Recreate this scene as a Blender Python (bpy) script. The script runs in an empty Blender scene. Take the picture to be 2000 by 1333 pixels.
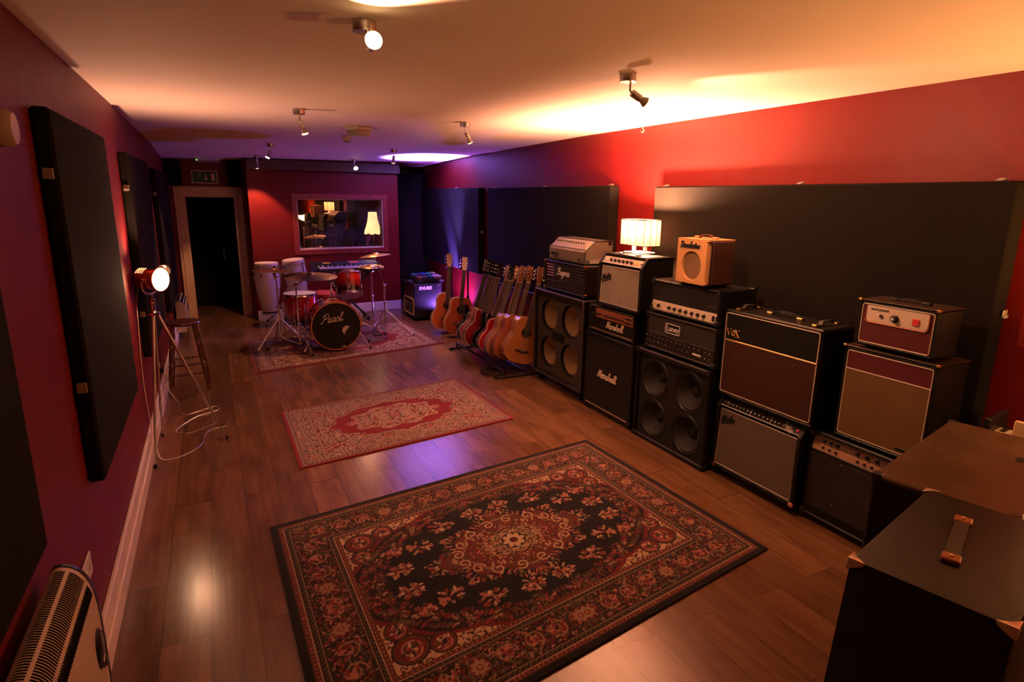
import bpy, bmesh, math, random
import numpy as np
from mathutils import Matrix, Vector, Euler

PI = math.pi
scene = bpy.context.scene
C = scene.collection
random.seed(7)

# ------------------------------------------------------------------ camera, world, exposure
def make_camera():
    yaw, pit, rol = math.radians(26.14), math.radians(13.33), math.radians(-0.735)
    f = Vector((math.sin(yaw) * math.cos(pit), math.cos(yaw) * math.cos(pit), -math.sin(pit)))
    r = Vector((math.cos(yaw), -math.sin(yaw), 0))
    d = f.cross(r)
    r2 = r * math.cos(rol) + d * math.sin(rol)
    d2 = d * math.cos(rol) - r * math.sin(rol)
    m = Matrix((r2, -d2, -f)).transposed().to_4x4()
    m.translation = Vector((0.5439, 0.0, 1.85))
    cd = bpy.data.cameras.new('camera')
    cd.sensor_width = 36.0
    cd.lens = 1181.95 * 36.0 / 2000.0
    cd.clip_start = 0.05
    co = bpy.data.objects.new('camera', cd)
    C.objects.link(co)
    co.matrix_world = m
    scene.camera = co
make_camera()
world = bpy.data.worlds.new('world')
scene.world = world
world.use_nodes = True
world.node_tree.nodes['Background'].inputs[0].default_value = (0.02, 0.013, 0.012, 1)
world.node_tree.nodes['Background'].inputs[1].default_value = 0.2
vs = scene.view_settings
vs.view_transform = 'Standard'
vs.look = 'None'
vs.gamma = 1.0
vs.use_curve_mapping = False
vs.exposure = 0.5
try:
    cy = scene.cycles
    cy.use_denoising = True
    cy.sample_clamp_indirect = 8.0
    cy.max_bounces = 8
    cy.diffuse_bounces = 4
    cy.glossy_bounces = 4
    cy.caustics_reflective = False
    cy.caustics_refractive = False
    cy.use_light_tree = True
except Exception:
    pass

WARM = (1.0, 0.43, 0.22)
WARMER = (1.0, 0.40, 0.11)

def lamp(name, kind, loc, energy, color, parent=None, aim=None, size=0.03, spot=60, blend=0.5):
    ld = bpy.data.lights.new(name, kind)
    ld.energy = energy
    ld.color = color
    ld.shadow_soft_size = size
    if kind == 'SPOT':
        ld.spot_size = math.radians(spot)
        ld.spot_blend = blend
    o = bpy.data.objects.new(name, ld)
    C.objects.link(o)
    o.location = loc
    if aim is not None:
        o.rotation_euler = Vector(aim).to_track_quat('-Z', 'Y').to_euler()
    if parent:
        o.parent = parent
    return o

# ------------------------------------------------------------------ materials
MATS = {}
def mat(name, color=(.5, .5, .5), rough=.5, metal=0.0, bump=None, vary=None, emit=None, spec=.5, coat=0.0):
    """bump=(scale,strength,stretch)  vary=(scale,amount)"""
    if name in MATS:
        return MATS[name]
    m = bpy.data.materials.new(name)
    m.use_nodes = True
    nt = m.node_tree
    b = nt.nodes['Principled BSDF']
    b.inputs['Base Color'].default_value = (*color, 1)
    b.inputs['Roughness'].default_value = rough
    b.inputs['Metallic'].default_value = metal
    b.inputs['Specular IOR Level'].default_value = spec
    b.inputs['Coat Weight'].default_value = coat
    if bump or vary:
        tc = nt.nodes.new('ShaderNodeTexCoord')
    if bump:
        nz = nt.nodes.new('ShaderNodeTexNoise')
        nz.inputs['Scale'].default_value = bump[0]
        nz.inputs['Detail'].default_value = 4
        bp = nt.nodes.new('ShaderNodeBump')
        bp.inputs['Strength'].default_value = bump[1]
        bp.inputs['Distance'].default_value = bump[2] if len(bump) > 2 else .002
        nt.links.new(tc.outputs['Object'], nz.inputs['Vector'])
        nt.links.new(nz.outputs['Fac'], bp.inputs['Height'])
        nt.links.new(bp.outputs['Normal'], b.inputs['Normal'])
    if vary:
        n2 = nt.nodes.new('ShaderNodeTexNoise')
        n2.inputs['Scale'].default_value = vary[0]
        n2.inputs['Detail'].default_value = 5
        mx = nt.nodes.new('ShaderNodeMix')
        mx.data_type = 'RGBA'
        a = vary[1]
        mx.inputs[6].default_value = (*[c * (1 - a) for c in color], 1)
        mx.inputs[7].default_value = (*[min(1, c * (1 + a)) for c in color], 1)
        nt.links.new(tc.outputs['Object'], n2.inputs['Vector'])
        nt.links.new(n2.outputs['Fac'], mx.inputs[0])
        nt.links.new(mx.outputs[2], b.inputs['Base Color'])
    if emit:
        b.inputs['Emission Color'].default_value = (*emit[0], 1)
        b.inputs['Emission Strength'].default_value = emit[1]
    MATS[name] = m
    return m

def cloth_mat(name, c1, c2, sx, sy, rough=.8, spec=.3, axes='xz', contrast=1.0, metal=0.0):
    """woven cloth: two crossing sine waves in the object's own coordinates"""
    m = bpy.data.materials.new(name)
    m.use_nodes = True
    nt = m.node_tree
    b = nt.nodes['Principled BSDF']
    b.inputs['Roughness'].default_value = rough
    b.inputs['Specular IOR Level'].default_value = spec
    b.inputs['Metallic'].default_value = metal
    tc = nt.nodes.new('ShaderNodeTexCoord')
    sp = nt.nodes.new('ShaderNodeSeparateXYZ')
    nt.links.new(tc.outputs['Object'], sp.inputs[0])
    outs = []
    for ax, s in zip(axes, (sx, sy)):
        mu = nt.nodes.new('ShaderNodeMath'); mu.operation = 'MULTIPLY'
        mu.inputs[1].default_value = s
        nt.links.new(sp.outputs['XYZ'.index(ax.upper())], mu.inputs[0])
        si = nt.nodes.new('ShaderNodeMath'); si.operation = 'SINE'
        nt.links.new(mu.outputs[0], si.inputs[0])
        outs.append(si)
    ad = nt.nodes.new('ShaderNodeMath'); ad.operation = 'MULTIPLY'
    nt.links.new(outs[0].outputs[0], ad.inputs[0]); nt.links.new(outs[1].outputs[0], ad.inputs[1])
    mr = nt.nodes.new('ShaderNodeMapRange')
    mr.inputs[1].default_value = -1 / contrast; mr.inputs[2].default_value = 1 / contrast
    nt.links.new(ad.outputs[0], mr.inputs[0])
    nz = nt.nodes.new('ShaderNodeTexNoise'); nz.inputs['Scale'].default_value = 9
    nt.links.new(tc.outputs['Object'], nz.inputs['Vector'])
    mx = nt.nodes.new('ShaderNodeMix'); mx.data_type = 'RGBA'
    mx.inputs[6].default_value = (*c1, 1); mx.inputs[7].default_value = (*c2, 1)
    nt.links.new(mr.outputs[0], mx.inputs[0])
    m2 = nt.nodes.new('ShaderNodeMix'); m2.data_type = 'RGBA'; m2.blend_type = 'MULTIPLY'
    m2.inputs[0].default_value = .35
    nt.links.new(mx.outputs[2], m2.inputs[6]); nt.links.new(nz.outputs['Fac'], m2.inputs[7])
    nt.links.new(m2.outputs[2], b.inputs['Base Color'])
    MATS[name] = m
    return m

# the paint, the boards, the metals
mat('red wall paint', (.15, .0072, .0065), .5, bump=(9, .3, .012), vary=(2.2, .16), spec=.25)
mat('dark red paint', (.16, .008, .010), .5, bump=(9, .3, .02), vary=(2, .15))
mat('dimmed red wall paint', (.135, .0085, .007), .5, bump=(9, .3, .012), vary=(2.2, .16), spec=.25)  # left wall red, with the dimmer light there put into its colour
mat('cream ceiling paint', (.86, .74, .67), .7, bump=(6, .12, .02), vary=(1.5, .06), spec=.2)
mat('white gloss paint', (.80, .70, .64), .35, bump=(14, .15, .004), vary=(6, .12))
mat('cream wood paint', (.74, .54, .35), .5, bump=(20, .2, .003), vary=(5, .2))
mat('beam wood', (.075, .035, .020), .55, bump=(16, .3, .004), vary=(8, .35))
mat('black panel fabric', (.0115, .0095, .0075), .9, bump=(300, .35, .002), vary=(3, .25), spec=.07)
mat('black foam', (.008, .008, .008), .95, bump=(60, .5, .01), spec=.1)
mat('worn edge trim', (.13, .10, .075), .4, .5)
mat('black tolex', (.0040, .0033, .0028), .42, bump=(420, .55, .0015), vary=(6, .2), spec=.35)
mat('black plastic', (.010, .010, .010), .32, spec=.5)
mat('black metal', (.012, .012, .012), .4, spec=.5)
mat('matte black', (.006, .006, .006), .8, spec=.2)
mat('chrome', (.80, .78, .76), .13, 1.0)
mat('brushed steel', (.55, .53, .50), .33, 1.0)
mat('brass', (.70, .46, .16), .28, 1.0)
mat('copper', (.75, .33, .20), .22, 1.0)
mat('clip plastic', (.30, .26, .21), .3, spec=.6)
mat('white plastic', (.62, .58, .53), .4)
mat('cream plastic', (.55, .45, .32), .4)
mat('pearl white lacquer', (.66, .60, .56), .25, coat=.4, vary=(5, .05))
mat('rubber', (.010, .010, .010), .85, spec=.2)
mat('cream piping', (.55, .47, .36), .5)
mat('gold trim', (.72, .50, .22), .32, .8)
mat('silver lettering', (.72, .70, .66), .35, .3)
mat('cream lettering', (.72, .64, .52), .45)
mat('dark cone paper', (.0055, .0042, .003), .7, vary=(30, .3))
mat('tan cone paper', (.17, .10, .042), .8, vary=(25, .25))

# ------------------------------------------------------------------ mesh helpers
class MB:
    def __init__(s):
        s.v = []; s.f = []; s.M = Matrix.Identity(4)
    def add(s, vs, fs):
        o = len(s.v)
        s.v += [tuple(s.M @ Vector(p)) for p in vs]
        s.f += [tuple(i + o for i in f) for f in fs]
        return s
    def box(s, x0, x1, y0, y1, z0, z1, b=0.0):
        if x0 > x1: x0, x1 = x1, x0
        if y0 > y1: y0, y1 = y1, y0
        if z0 > z1: z0, z1 = z1, z0
        if b <= 0:
            vs = [(x, y, z) for z in (z0, z1) for y in (y0, y1) for x in (x0, x1)]
            return s.add(vs, [(0, 2, 3, 1), (4, 5, 7, 6), (0, 1, 5, 4), (2, 6, 7, 3), (0, 4, 6, 2), (1, 3, 7, 5)])
        b = min(b, (x1 - x0) * .49, (y1 - y0) * .49, (z1 - z0) * .49)
        vs = []
        for z in (0, 1):
            for y in (0, 1):
                for x in (0, 1):
                    X, Y, Z = (x0, x1)[x], (y0, y1)[y], (z0, z1)[z]
                    ix, iy, iz = X + (b if x == 0 else -b), Y + (b if y == 0 else -b), Z + (b if z == 0 else -b)
                    vs += [(X, iy, iz), (ix, Y, iz), (ix, iy, Z)]
        idx = lambda x, y, z, k: (z * 4 + y * 2 + x) * 3 + k
        fs = []
        for k, (a, c) in enumerate(((1, 2), (0, 2), (0, 1))):
            for e in (0, 1):
                q = []
                for p, r in ((0, 0), (1, 0), (1, 1), (0, 1)):
                    co = [0, 0, 0]; co[k] = e; co[a] = p; co[c] = r
                    q.append(idx(*co, k))
                fs.append(tuple(q))
        for k in range(3):
            a, c = [i for i in range(3) if i != k]
            for p in (0, 1):
                for r in (0, 1):
                    c0 = [0, 0, 0]; c1 = [0, 0, 0]
                    c0[a] = c1[a] = p; c0[c] = c1[c] = r; c1[k] = 1
                    fs.append((idx(*c0, a), idx(*c1, a), idx(*c1, c), idx(*c0, c)))
        for x in (0, 1):
            for y in (0, 1):
                for z in (0, 1):
                    fs.append((idx(x, y, z, 0), idx(x, y, z, 1), idx(x, y, z, 2)))
        return s.add(vs, fs)
    def tube(s, pts, r, n=8, closed=False, flat=1.0):
        P = [Vector(p) for p in pts]
        N = len(P)
        R = r if isinstance(r, (list, tuple)) else [r] * N
        vs = []; fs = []
        t = (P[1] - P[0]).normalized()
        up = Vector((0, 0, 1)) if abs(t.z) < .9 else Vector((1, 0, 0))
        u = t.cross(up).normalized()
        for i in range(N):
            a = P[(i - 1) % N] if (closed or i > 0) else P[i]
            c = P[(i + 1) % N] if (closed or i < N - 1) else P[i]
            t = (c - a)
            t = t.normalized() if t.length > 1e-9 else Vector((0, 0, 1))
            u = (u - t * u.dot(t))
            u = u.normalized() if u.length > 1e-6 else t.orthogonal().normalized()
            w = t.cross(u)
            for k in range(n):
                g = 2 * PI * k / n
                vs.append(P[i] + u * (math.cos(g) * R[i]) + w * (math.sin(g) * R[i] * flat))
        M = N if closed else N - 1
        for i in range(M):
            j = (i + 1) % N
            for k in range(n):
                l = (k + 1) % n
                fs.append((i * n + k, i * n + l, j * n + l, j * n + k))
        if not closed:
            fs.append(tuple(range(n))[::-1]); fs.append(tuple((N - 1) * n + k for k in range(n)))
        return s.add(vs, fs)
    def cyl(s, p0, p1, r0, r1=None, n=20):
        return s.tube([p0, p1], [r0, r0 if r1 is None else r1], n)
    def lathe(s, prof, n=32, o=(0, 0, 0), axis=(0, 0, 1), cap=True):
        """prof: (radius, height) along axis from o"""
        q = Vector(axis).to_track_quat('Z', 'Y').to_matrix()
        o = Vector(o)
        vs = []; fs = []
        for (r, h) in prof:
            for k in range(n):
                g = 2 * PI * k / n
                vs.append(o + q @ Vector((r * math.cos(g), r * math.sin(g), h)))
        for i in range(len(prof) - 1):
            for k in range(n):
                l = (k + 1) % n
                fs.append((i * n + k, i * n + l, (i + 1) * n + l, (i + 1) * n + k))
        if cap:
            fs.append(tuple(range(n))[::-1])
            fs.append(tuple((len(prof) - 1) * n + k for k in range(n)))
        return s.add(vs, fs)
    def ball(s, c, r, n=16, sz=1.0):
        prof = [(max(1e-4, r * math.sin(PI * i / (n // 2))), -r * sz * math.cos(PI * i / (n // 2))) for i in range(n // 2 + 1)]
        return s.lathe(prof, n, c, (0, 0, 1), False)
    def ring(s, c, R, r, axis=(0, 0, 1), n=40, m=8, flat=1.0):
        q = Vector(axis).to_track_quat('Z', 'Y').to_matrix()
        c = Vector(c)
        vs = []; fs = []
        for i in range(n):
            g = 2 * PI * i / n
            for k in range(m):
                h = 2 * PI * k / m
                vs.append(c + q @ Vector(((R + r * math.cos(h)) * math.cos(g), (R + r * math.cos(h)) * math.sin(g), r * flat * math.sin(h))))
        for i in range(n):
            for k in range(m):
                fs.append((i * m + k, ((i + 1) % n) * m + k, ((i + 1) % n) * m + (k + 1) % m, i * m + (k + 1) % m))
        return s.add(vs, fs)
    def prism(s, out, y0, y1, e=0.0):
        """outline (x,z) extruded along y, edges eased by e"""
        n = len(out)
        def off(d):
            if d == 0: return out
            A = sum(out[i][0] * out[(i + 1) % n][1] - out[(i + 1) % n][0] * out[i][1] for i in range(n))
            sg = 1 if A > 0 else -1
            res = []
            for i in range(n):
                p, q, r = Vector(out[i - 1]), Vector(out[i]), Vector(out[(i + 1) % n])
                t = (r - p)
                t = t.normalized() if t.length > 1e-9 else Vector((1, 0))
                nn = Vector((-t.y, t.x)) * sg
                res.append((q.x + nn.x * d, q.y + nn.y * d))
            return res
        rings = [(off(e), y0)] + ([(out, y0 + e), (out, y1 - e)] if e else []) + [(off(e), y1)]
        vs = []; fs = []
        for (o, y) in rings:
            vs += [(p[0], y, p[1]) for p in o]
        for i in range(len(rings) - 1):
            for k in range(n):
                l = (k + 1) % n
                fs.append((i * n + k, i * n + l, (i + 1) * n + l, (i + 1) * n + k))
        fs.append(tuple(range(n))); fs.append(tuple((len(rings) - 1) * n + k for k in range(n)))
        return s.add(vs, fs)
    def rect_tube(s, x0, x1, z0, z1, y, r, rad=.02, n=6):
        pts = []
        for (cx, cz, a0) in ((x1 - rad, z1 - rad, 0), (x0 + rad, z1 - rad, PI / 2), (x0 + rad, z0 + rad, PI), (x1 - rad, z0 + rad, 1.5 * PI)):
            for i in range(5):
                a = a0 + PI / 2 * i / 4
                pts.append((cx + rad * math.cos(a), y, cz + rad * math.sin(a)))
        return s.tube(pts, r, n, True)
    def plate_holes(s, x0, x1, z0, z1, y, cells, n=32):
        """flat plate at y; cells (cx0,cx1,cz0,cz1,hx,hz,r) tile the plate"""
        for (a, b, c, d, hx, hz, r) in cells:
            vs = []; fs = []
            for k in range(n):
                g = 2 * PI * k / n
                dx, dz = math.cos(g), math.sin(g)
                tx = ((b - hx) if dx > 0 else (a - hx)) / dx if abs(dx) > 1e-6 else 1e9
                tz = ((d - hz) if dz > 0 else (c - hz)) / dz if abs(dz) > 1e-6 else 1e9
                t = min(tx, tz)
                vs.append((hx + r * dx, y, hz + r * dz)); vs.append((hx + t * dx, y, hz + t * dz))
            base = len(vs)
            cor = [(b, y, d), (a, y, d), (a, y, c), (b, y, c)]
            vs += cor
            for k in range(n):
                l = (k + 1) % n
                fs.append((2 * k, 2 * k + 1, 2 * l + 1, 2 * l))
                for ci, p in enumerate(cor):
                    g = math.atan2(p[2] - hz, p[0] - hx) % (2 * PI)
                    if 2 * PI * k / n < g - 1e-6 and g + 1e-6 < 2 * PI * (k + 1) / n:
                        fs.append((2 * k + 1, base + ci, 2 * l + 1))
            s.add(vs, fs)
        return s
    def build(s, name, material, parent=None, smooth=40, normals=True):
        me = bpy.data.meshes.new(name)
        me.from_pydata(s.v, [], s.f)
        if normals:
            bm = bmesh.new(); bm.from_mesh(me)
            bmesh.ops.recalc_face_normals(bm, faces=bm.faces)
            bm.to_mesh(me); bm.free()
        me.materials.append(MATS[material] if isinstance(material, str) else material)
        if smooth:
            me.polygons.foreach_set('use_smooth', [True] * len(me.polygons))
            me.set_sharp_from_angle(angle=math.radians(smooth))
        o = bpy.data.objects.new(name, me)
        C.objects.link(o)
        if parent: o.parent = parent
        return o

def tag(o, label=None, cat=None, group=None, kind=None):
    if label: o['label'] = label
    if cat: o['category'] = cat
    if group: o['group'] = group
    if kind: o['kind'] = kind
    return o
def thing(name, label, cat, loc=(0, 0, 0), rot=(0, 0, 0), group=None):
    o = bpy.data.objects.new(name, None)
    C.objects.link(o)
    o.location = loc; o.rotation_euler = rot
    o.empty_display_size = .1
    return tag(o, label, cat, group)
def struct(name, mb, m, parent=None, smooth=40):
    o = mb.build(name, m, parent, smooth)
    if not parent: o['kind'] = 'structure'
    return o
def copy_tree(o, parent=None):
    c = o.copy(); C.objects.link(c)
    if parent:
        c.parent = parent
    for ch in list(o.children):
        copy_tree(ch, c)
    return c

def smooth_line(pts, k=6):
    """Catmull-Rom through 2-D or 3-D points"""
    P = [Vector(p) for p in pts]
    if len(P) < 3: return P
    out = []
    for i in range(len(P) - 1):
        p0 = P[i - 1] if i else P[0] * 2 - P[1]
        p1, p2 = P[i], P[i + 1]
        p3 = P[i + 2] if i + 2 < len(P) else P[-1] * 2 - P[-2]
        for j in range(k):
            t = j / k
            out.append(.5 * ((2 * p1) + (p2 - p0) * t + (2 * p0 - 5 * p1 + 4 * p2 - p3) * t * t + (3 * p1 - p0 - 3 * p2 + p3) * t ** 3))
    out.append(P[-1])
    return out

# joined-up lettering drawn as strokes: x-height 1, ascender 2
GL = {
 'a': (1.2, [[(.9, .8), (.5, 1), (.1, .6), (.15, .1), (.5, 0), (.85, .5), (.95, 1), (.9, .3), (1.05, 0), (1.3, .3)]]),
 'r': (1.0, [[(0, .3), (.3, .9), (.35, 1.08), (.42, .8), (.75, .85), (.7, .2), (.85, 0), (1.1, .3)]]),
 's': (.9, [[(0, .3), (.45, 1.05), (.5, .7), (.75, .3), (.5, 0), (.15, .1)], [(.5, 0), (.95, .3)]]),
 'h': (1.1, [[(0, .3), (.45, 1.6), (.42, 2), (.25, 1.9), (.2, .9), (.2, 0)], [(.2, .5), (.55, 1), (.75, .85), (.75, .15), (.92, 0), (1.2, .3)]]),
 'l': (.62, [[(0, .3), (.45, 1.5), (.42, 2), (.25, 1.9), (.2, .3), (.4, 0), (.7, .3)]]),
 'e': (.82, [[(0, .3), (.5, .55), (.6, .9), (.38, 1), (.12, .6), (.22, .08), (.5, 0), (.9, .3)]]),
 'n': (1.05, [[(0, .5), (.2, 1), (.25, .5), (.25, 0)], [(.25, .6), (.6, 1), (.75, .8), (.75, .15), (.9, 0), (1.15, .3)]]),
 'd': (1.2, [[(.85, .8), (.5, 1), (.1, .6), (.15, .1), (.5, 0), (.85, .6), (1.0, 2)], [(.98, 1.6), (.9, .2), (1.05, 0), (1.3, .3)]]),
 'c': (.8, [[(.75, .85), (.5, 1), (.12, .6), (.2, .1), (.5, 0), (.9, .3)]]),
 't': (.65, [[(0, .3), (.35, 1.2), (.4, 1.7), (.3, .3), (.45, 0), (.75, .3)], [(.05, 1.15), (.7, 1.2)]]),
 'o': (.9, [[(.5, 1), (.1, .6), (.2, .05), (.6, .1), (.75, .6), (.5, 1), (.7, .85), (1, .9)]]),
 'u': (1.1, [[(0, .4), (.15, 1), (.2, .2), (.45, 0), (.75, .5), (.85, 1), (.8, .2), (.95, 0), (1.2, .3)]]),
 'g': (1.05, [[(.85, .8), (.5, 1), (.1, .6), (.2, .05), (.55, .1), (.85, .9), (.75, -.6), (.45, -1), (.15, -.7), (.6, -.2), (1.15, .3)]]),
 'w': (1.2, [[(0, .4), (.15, 1), (.2, .1), (.45, 0), (.62, .9), (.66, .1), (.95, 0), (1.15, 1), (1.3, .9)]]),
 'i': (.58, [[(0, .3), (.25, 1), (.25, .2), (.4, 0), (.65, .3)], [(.3, 1.42), (.33, 1.58)]]),
 'm': (1.42, [[(0, .5), (.2, 1), (.25, .5), (.25, 0)], [(.25, .6), (.5, 1), (.65, .8), (.65, 0)], [(.65, .6), (.95, 1), (1.1, .8), (1.1, .15), (1.25, 0), (1.5, .3)]]),
 'p': (.95, [[(0, .5), (.2, 1), (.2, 0), (.2, -1)], [(.2, .6), (.5, 1), (.85, .7), (.75, .1), (.3, .05)], [(.6, 0), (1.0, .3)]]),
 'M': (1.75, [[(-.25, .35), (-.05, .1), (.3, 1.1), (.5, 2), (.65, .9), (.8, .1)], [(.8, .1), (1.1, 1.2), (1.4, 2), (1.45, 1), (1.5, .1), (1.8, .3)]]),
 'P': (1.25, [[(.4, 1.9), (.25, .8), (.02, .05), (-.3, -.15), (-.45, .1)], [(-.2, 1.3), (.15, 1.9), (.75, 2.1), (1.2, 1.75), (1.1, 1.15), (.6, .85), (.32, .95)]]),
 'F': (1.15, [[(.5, 1.8), (.35, .7), (.1, 0), (-.25, .1)], [(-.1, 1.4), (.1, 1.9), (.7, 1.85), (1.5, 2.05)], [(.2, 1), (.95, 1.05)]]),
 'D': (1.45, [[(.3, 1.9), (.2, .2), (-.1, .1), (.3, 0), (1, .3), (1.25, 1.1), (.9, 1.9), (.2, 2), (-.2, 1.6)]]),
 'B': (1.3, [[(.35, 1.9), (.22, .8), (.05, 0), (-.3, .1)], [(-.2, 1.3), (.15, 1.9), (.75, 2.1), (1.1, 1.7), (.8, 1.15), (.4, 1.05)], [(.4, 1.05), (1.1, .9), (1.15, .3), (.7, 0), (.1, .1)]]),
 'T': (1.1, [[(.6, 1.9), (.5, .5), (.25, 0), (-.1, .2)], [(-.2, 1.5), (.05, 1.95), (.6, 1.9), (1.3, 2)]]),
 'A': (1.4, [[(-.15, .1), (.4, 1.0), (.95, 2), (1, .8), (1.15, 0), (1.4, .3)], [(.3, .8), (1.05, .85)]]),
 ' ': (.6, []),
}
def script_word(word, width, r, y=0.0, cx=0.0, cz=0.0, slant=.28, rise=0.0, underline=None, mb=None, flat=1.0):
    """word centred on (cx, cz) in the x-z plane, standing off the surface at y"""
    mb = mb or MB()
    total = sum(GL[c][0] for c in word)
    k = width / total
    x = -total / 2
    def place(p):
        px = (x + p[0] + slant * (p[1] - .8)) * k
        return (cx + px, y, cz + (p[1] - .8) * k + px * rise)
    for c in word:
        adv, strokes = GL[c]
        for st in strokes:
            mb.tube([place(p) for p in smooth_line(st, 5)], r, 6, False, flat)
        x += adv
    if underline:
        a, b, dz = underline
        x = 0
        mb.tube([(cx + a, y, cz + dz + a * rise), (cx + b, y, cz + dz + b * rise)], r * .9, 6)
    return mb
def block_word(name, txt, size, material, parent, loc, rot=(PI / 2, 0, 0), shear=0.0, extrude=.0015, spacing=1.0, bold=0.0, xs=1.0):
    cu = bpy.data.curves.new(name, 'FONT')
    cu.body = txt; cu.size = size; cu.shear = shear
    cu.extrude = extrude; cu.offset = bold
    cu.align_x = 'CENTER'; cu.align_y = 'CENTER'; cu.space_character = spacing
    cu.resolution_u = 3
    tmp = bpy.data.objects.new(name, cu)
    C.objects.link(tmp)
    dg = bpy.context.evaluated_depsgraph_get()
    me = bpy.data.meshes.new_from_object(tmp.evaluated_get(dg))
    me.name = name
    bpy.data.objects.remove(tmp); bpy.data.curves.remove(cu)
    me.materials.clear(); me.materials.append(MATS[material])
    o = bpy.data.objects.new(name, me)
    C.objects.link(o)
    o.location = loc; o.rotation_euler = rot; o.scale = (xs, 1, 1)
    o.parent = parent
    return o
# ------------------------------------------------------------------ the room
def lerp_prof(pr, y):
    if y <= pr[0][0]: return pr[0][1]
    for (a, za), (b, zb) in zip(pr, pr[1:]):
        if y <= b: return za + (zb - za) * (y - a) / (b - a)
    return pr[-1][1]
LP = [(-2.5, 2.435), (5, 2.437), (8.3, 2.41), (9.7, 2.335), (13, 2.31)]
RP = [(-2.5, 2.44), (4, 2.465), (5.5, 2.465), (8.3, 2.43), (9.5, 2.40), (11.2, 2.345), (13, 2.34)]
def ceil_z(x, y):
    t = min(1, max(0, x / 4.0))
    return lerp_prof(LP, y) * (1 - t) + lerp_prof(RP, y) * t

def floor_material():
    m = bpy.data.materials.new('oak laminate boards'); m.use_nodes = True
    nt = m.node_tree; b = nt.nodes['Principled BSDF']; L = nt.links.new
    tc = nt.nodes.new('ShaderNodeTexCoord')
    mp = nt.nodes.new('ShaderNodeMapping'); mp.inputs['Rotation'].default_value = (0, 0, PI / 2)
    L(tc.outputs['Object'], mp.inputs['Vector'])
    br = nt.nodes.new('ShaderNodeTexBrick')
    br.offset = .37; br.offset_frequency = 2; br.squash = 1
    for k, v in (('Scale', 1.0), ('Mortar Size', .0016), ('Mortar Smooth', .2), ('Bias', 0.0), ('Brick Width', 1.29), ('Row Height', .193)):
        br.inputs[k].default_value = v
    br.inputs['Color1'].default_value = (0, 0, 0, 1); br.inputs['Color2'].default_value = (1, 1, 1, 1)
    br.inputs['Mortar'].default_value = (.5, .5, .5, 1)
    L(mp.outputs[0], br.inputs['Vector'])
    # grain: noise stretched along the boards, shifted per board
    sc = nt.nodes.new('ShaderNodeMapping'); sc.inputs['Scale'].default_value = (.38, 9.0, 1)
    ad = nt.nodes.new('ShaderNodeVectorMath'); ad.operation = 'MULTIPLY_ADD'
    ad.inputs[1].default_value = (7, 3, 5)
    L(br.outputs['Color'], ad.inputs[0]); L(mp.outputs[0], ad.inputs[2])
    L(ad.outputs[0], sc.inputs['Vector'])
    n1 = nt.nodes.new('ShaderNodeTexNoise'); n1.inputs['Scale'].default_value = 2.6; n1.inputs['Detail'].default_value = 8; n1.inputs['Roughness'].default_value = .62; n1.inputs['Distortion'].default_value = .8
    L(sc.outputs[0], n1.inputs['Vector'])
    n2 = nt.nodes.new('ShaderNodeTexNoise'); n2.inputs['Scale'].default_value = 3.0; n2.inputs['Detail'].default_value = 3
    s2 = nt.nodes.new('ShaderNodeMapping'); s2.inputs['Scale'].default_value = (.8, 2.5, 1)
    L(ad.outputs[0], s2.inputs['Vector']); L(s2.outputs[0], n2.inputs['Vector'])
    cr = nt.nodes.new('ShaderNodeValToRGB')
    e = cr.color_ramp.elements
    e[0].position = .26; e[0].color = (.120, .054, .025, 1)
    e[1].position = .72; e[1].color = (.195, .098, .048, 1)
    k = e.new(.48); k.color = (.155, .074, .035, 1)
    L(n1.outputs['Fac'], cr.inputs[0])
    mx = nt.nodes.new('ShaderNodeMix'); mx.data_type = 'RGBA'; mx.blend_type = 'MULTIPLY'; mx.inputs[0].default_value = 1
    c2 = nt.nodes.new('ShaderNodeValToRGB')
    c2.color_ramp.elements[0].position = .3; c2.color_ramp.elements[0].color = (.68, .64, .60, 1)
    c2.color_ramp.elements[1].position = .62; c2.color_ramp.elements[1].color = (1, 1, 1, 1)
    L(n2.outputs['Fac'], c2.inputs[0])
    L(cr.outputs[0], mx.inputs[6]); L(c2.outputs[0], mx.inputs[7])
    tone = nt.nodes.new('ShaderNodeMapRange'); tone.inputs[3].default_value = .78; tone.inputs[4].default_value = 1.16
    L(br.outputs['Color'], tone.inputs[0])
    m2 = nt.nodes.new('ShaderNodeMix'); m2.data_type = 'RGBA'; m2.blend_type = 'MULTIPLY'; m2.inputs[0].default_value = 1
    L(mx.outputs[2], m2.inputs[6]); L(tone.outputs[0], m2.inputs[7])
    m3 = nt.nodes.new('ShaderNodeMix'); m3.data_type = 'RGBA'
    m3.inputs[7].default_value = (.05, .024, .012, 1)
    L(br.outputs['Fac'], m3.inputs[0]); L(m2.outputs[2], m3.inputs[6])
    L(m3.outputs[2], b.inputs['Base Color'])
    rr = nt.nodes.new('ShaderNodeMapRange'); rr.inputs[3].default_value = .18; rr.inputs[4].default_value = .28
    L(n1.outputs['Fac'], rr.inputs[0]); L(rr.outputs[0], b.inputs['Roughness'])
    bp = nt.nodes.new('ShaderNodeBump'); bp.inputs['Strength'].default_value = .25; bp.inputs['Distance'].default_value = .001; bp.invert = True
    L(br.outputs['Fac'], bp.inputs['Height']); L(bp.outputs[0], b.inputs['Normal'])
    b.inputs['Specular IOR Level'].default_value = .45
    MATS['oak laminate boards'] = m
floor_material()

mb = MB().box(-.3, 4.4, -2.2, 12.8, -.12, 0)
struct('floor', mb, 'oak laminate boards', smooth=0)
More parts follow.
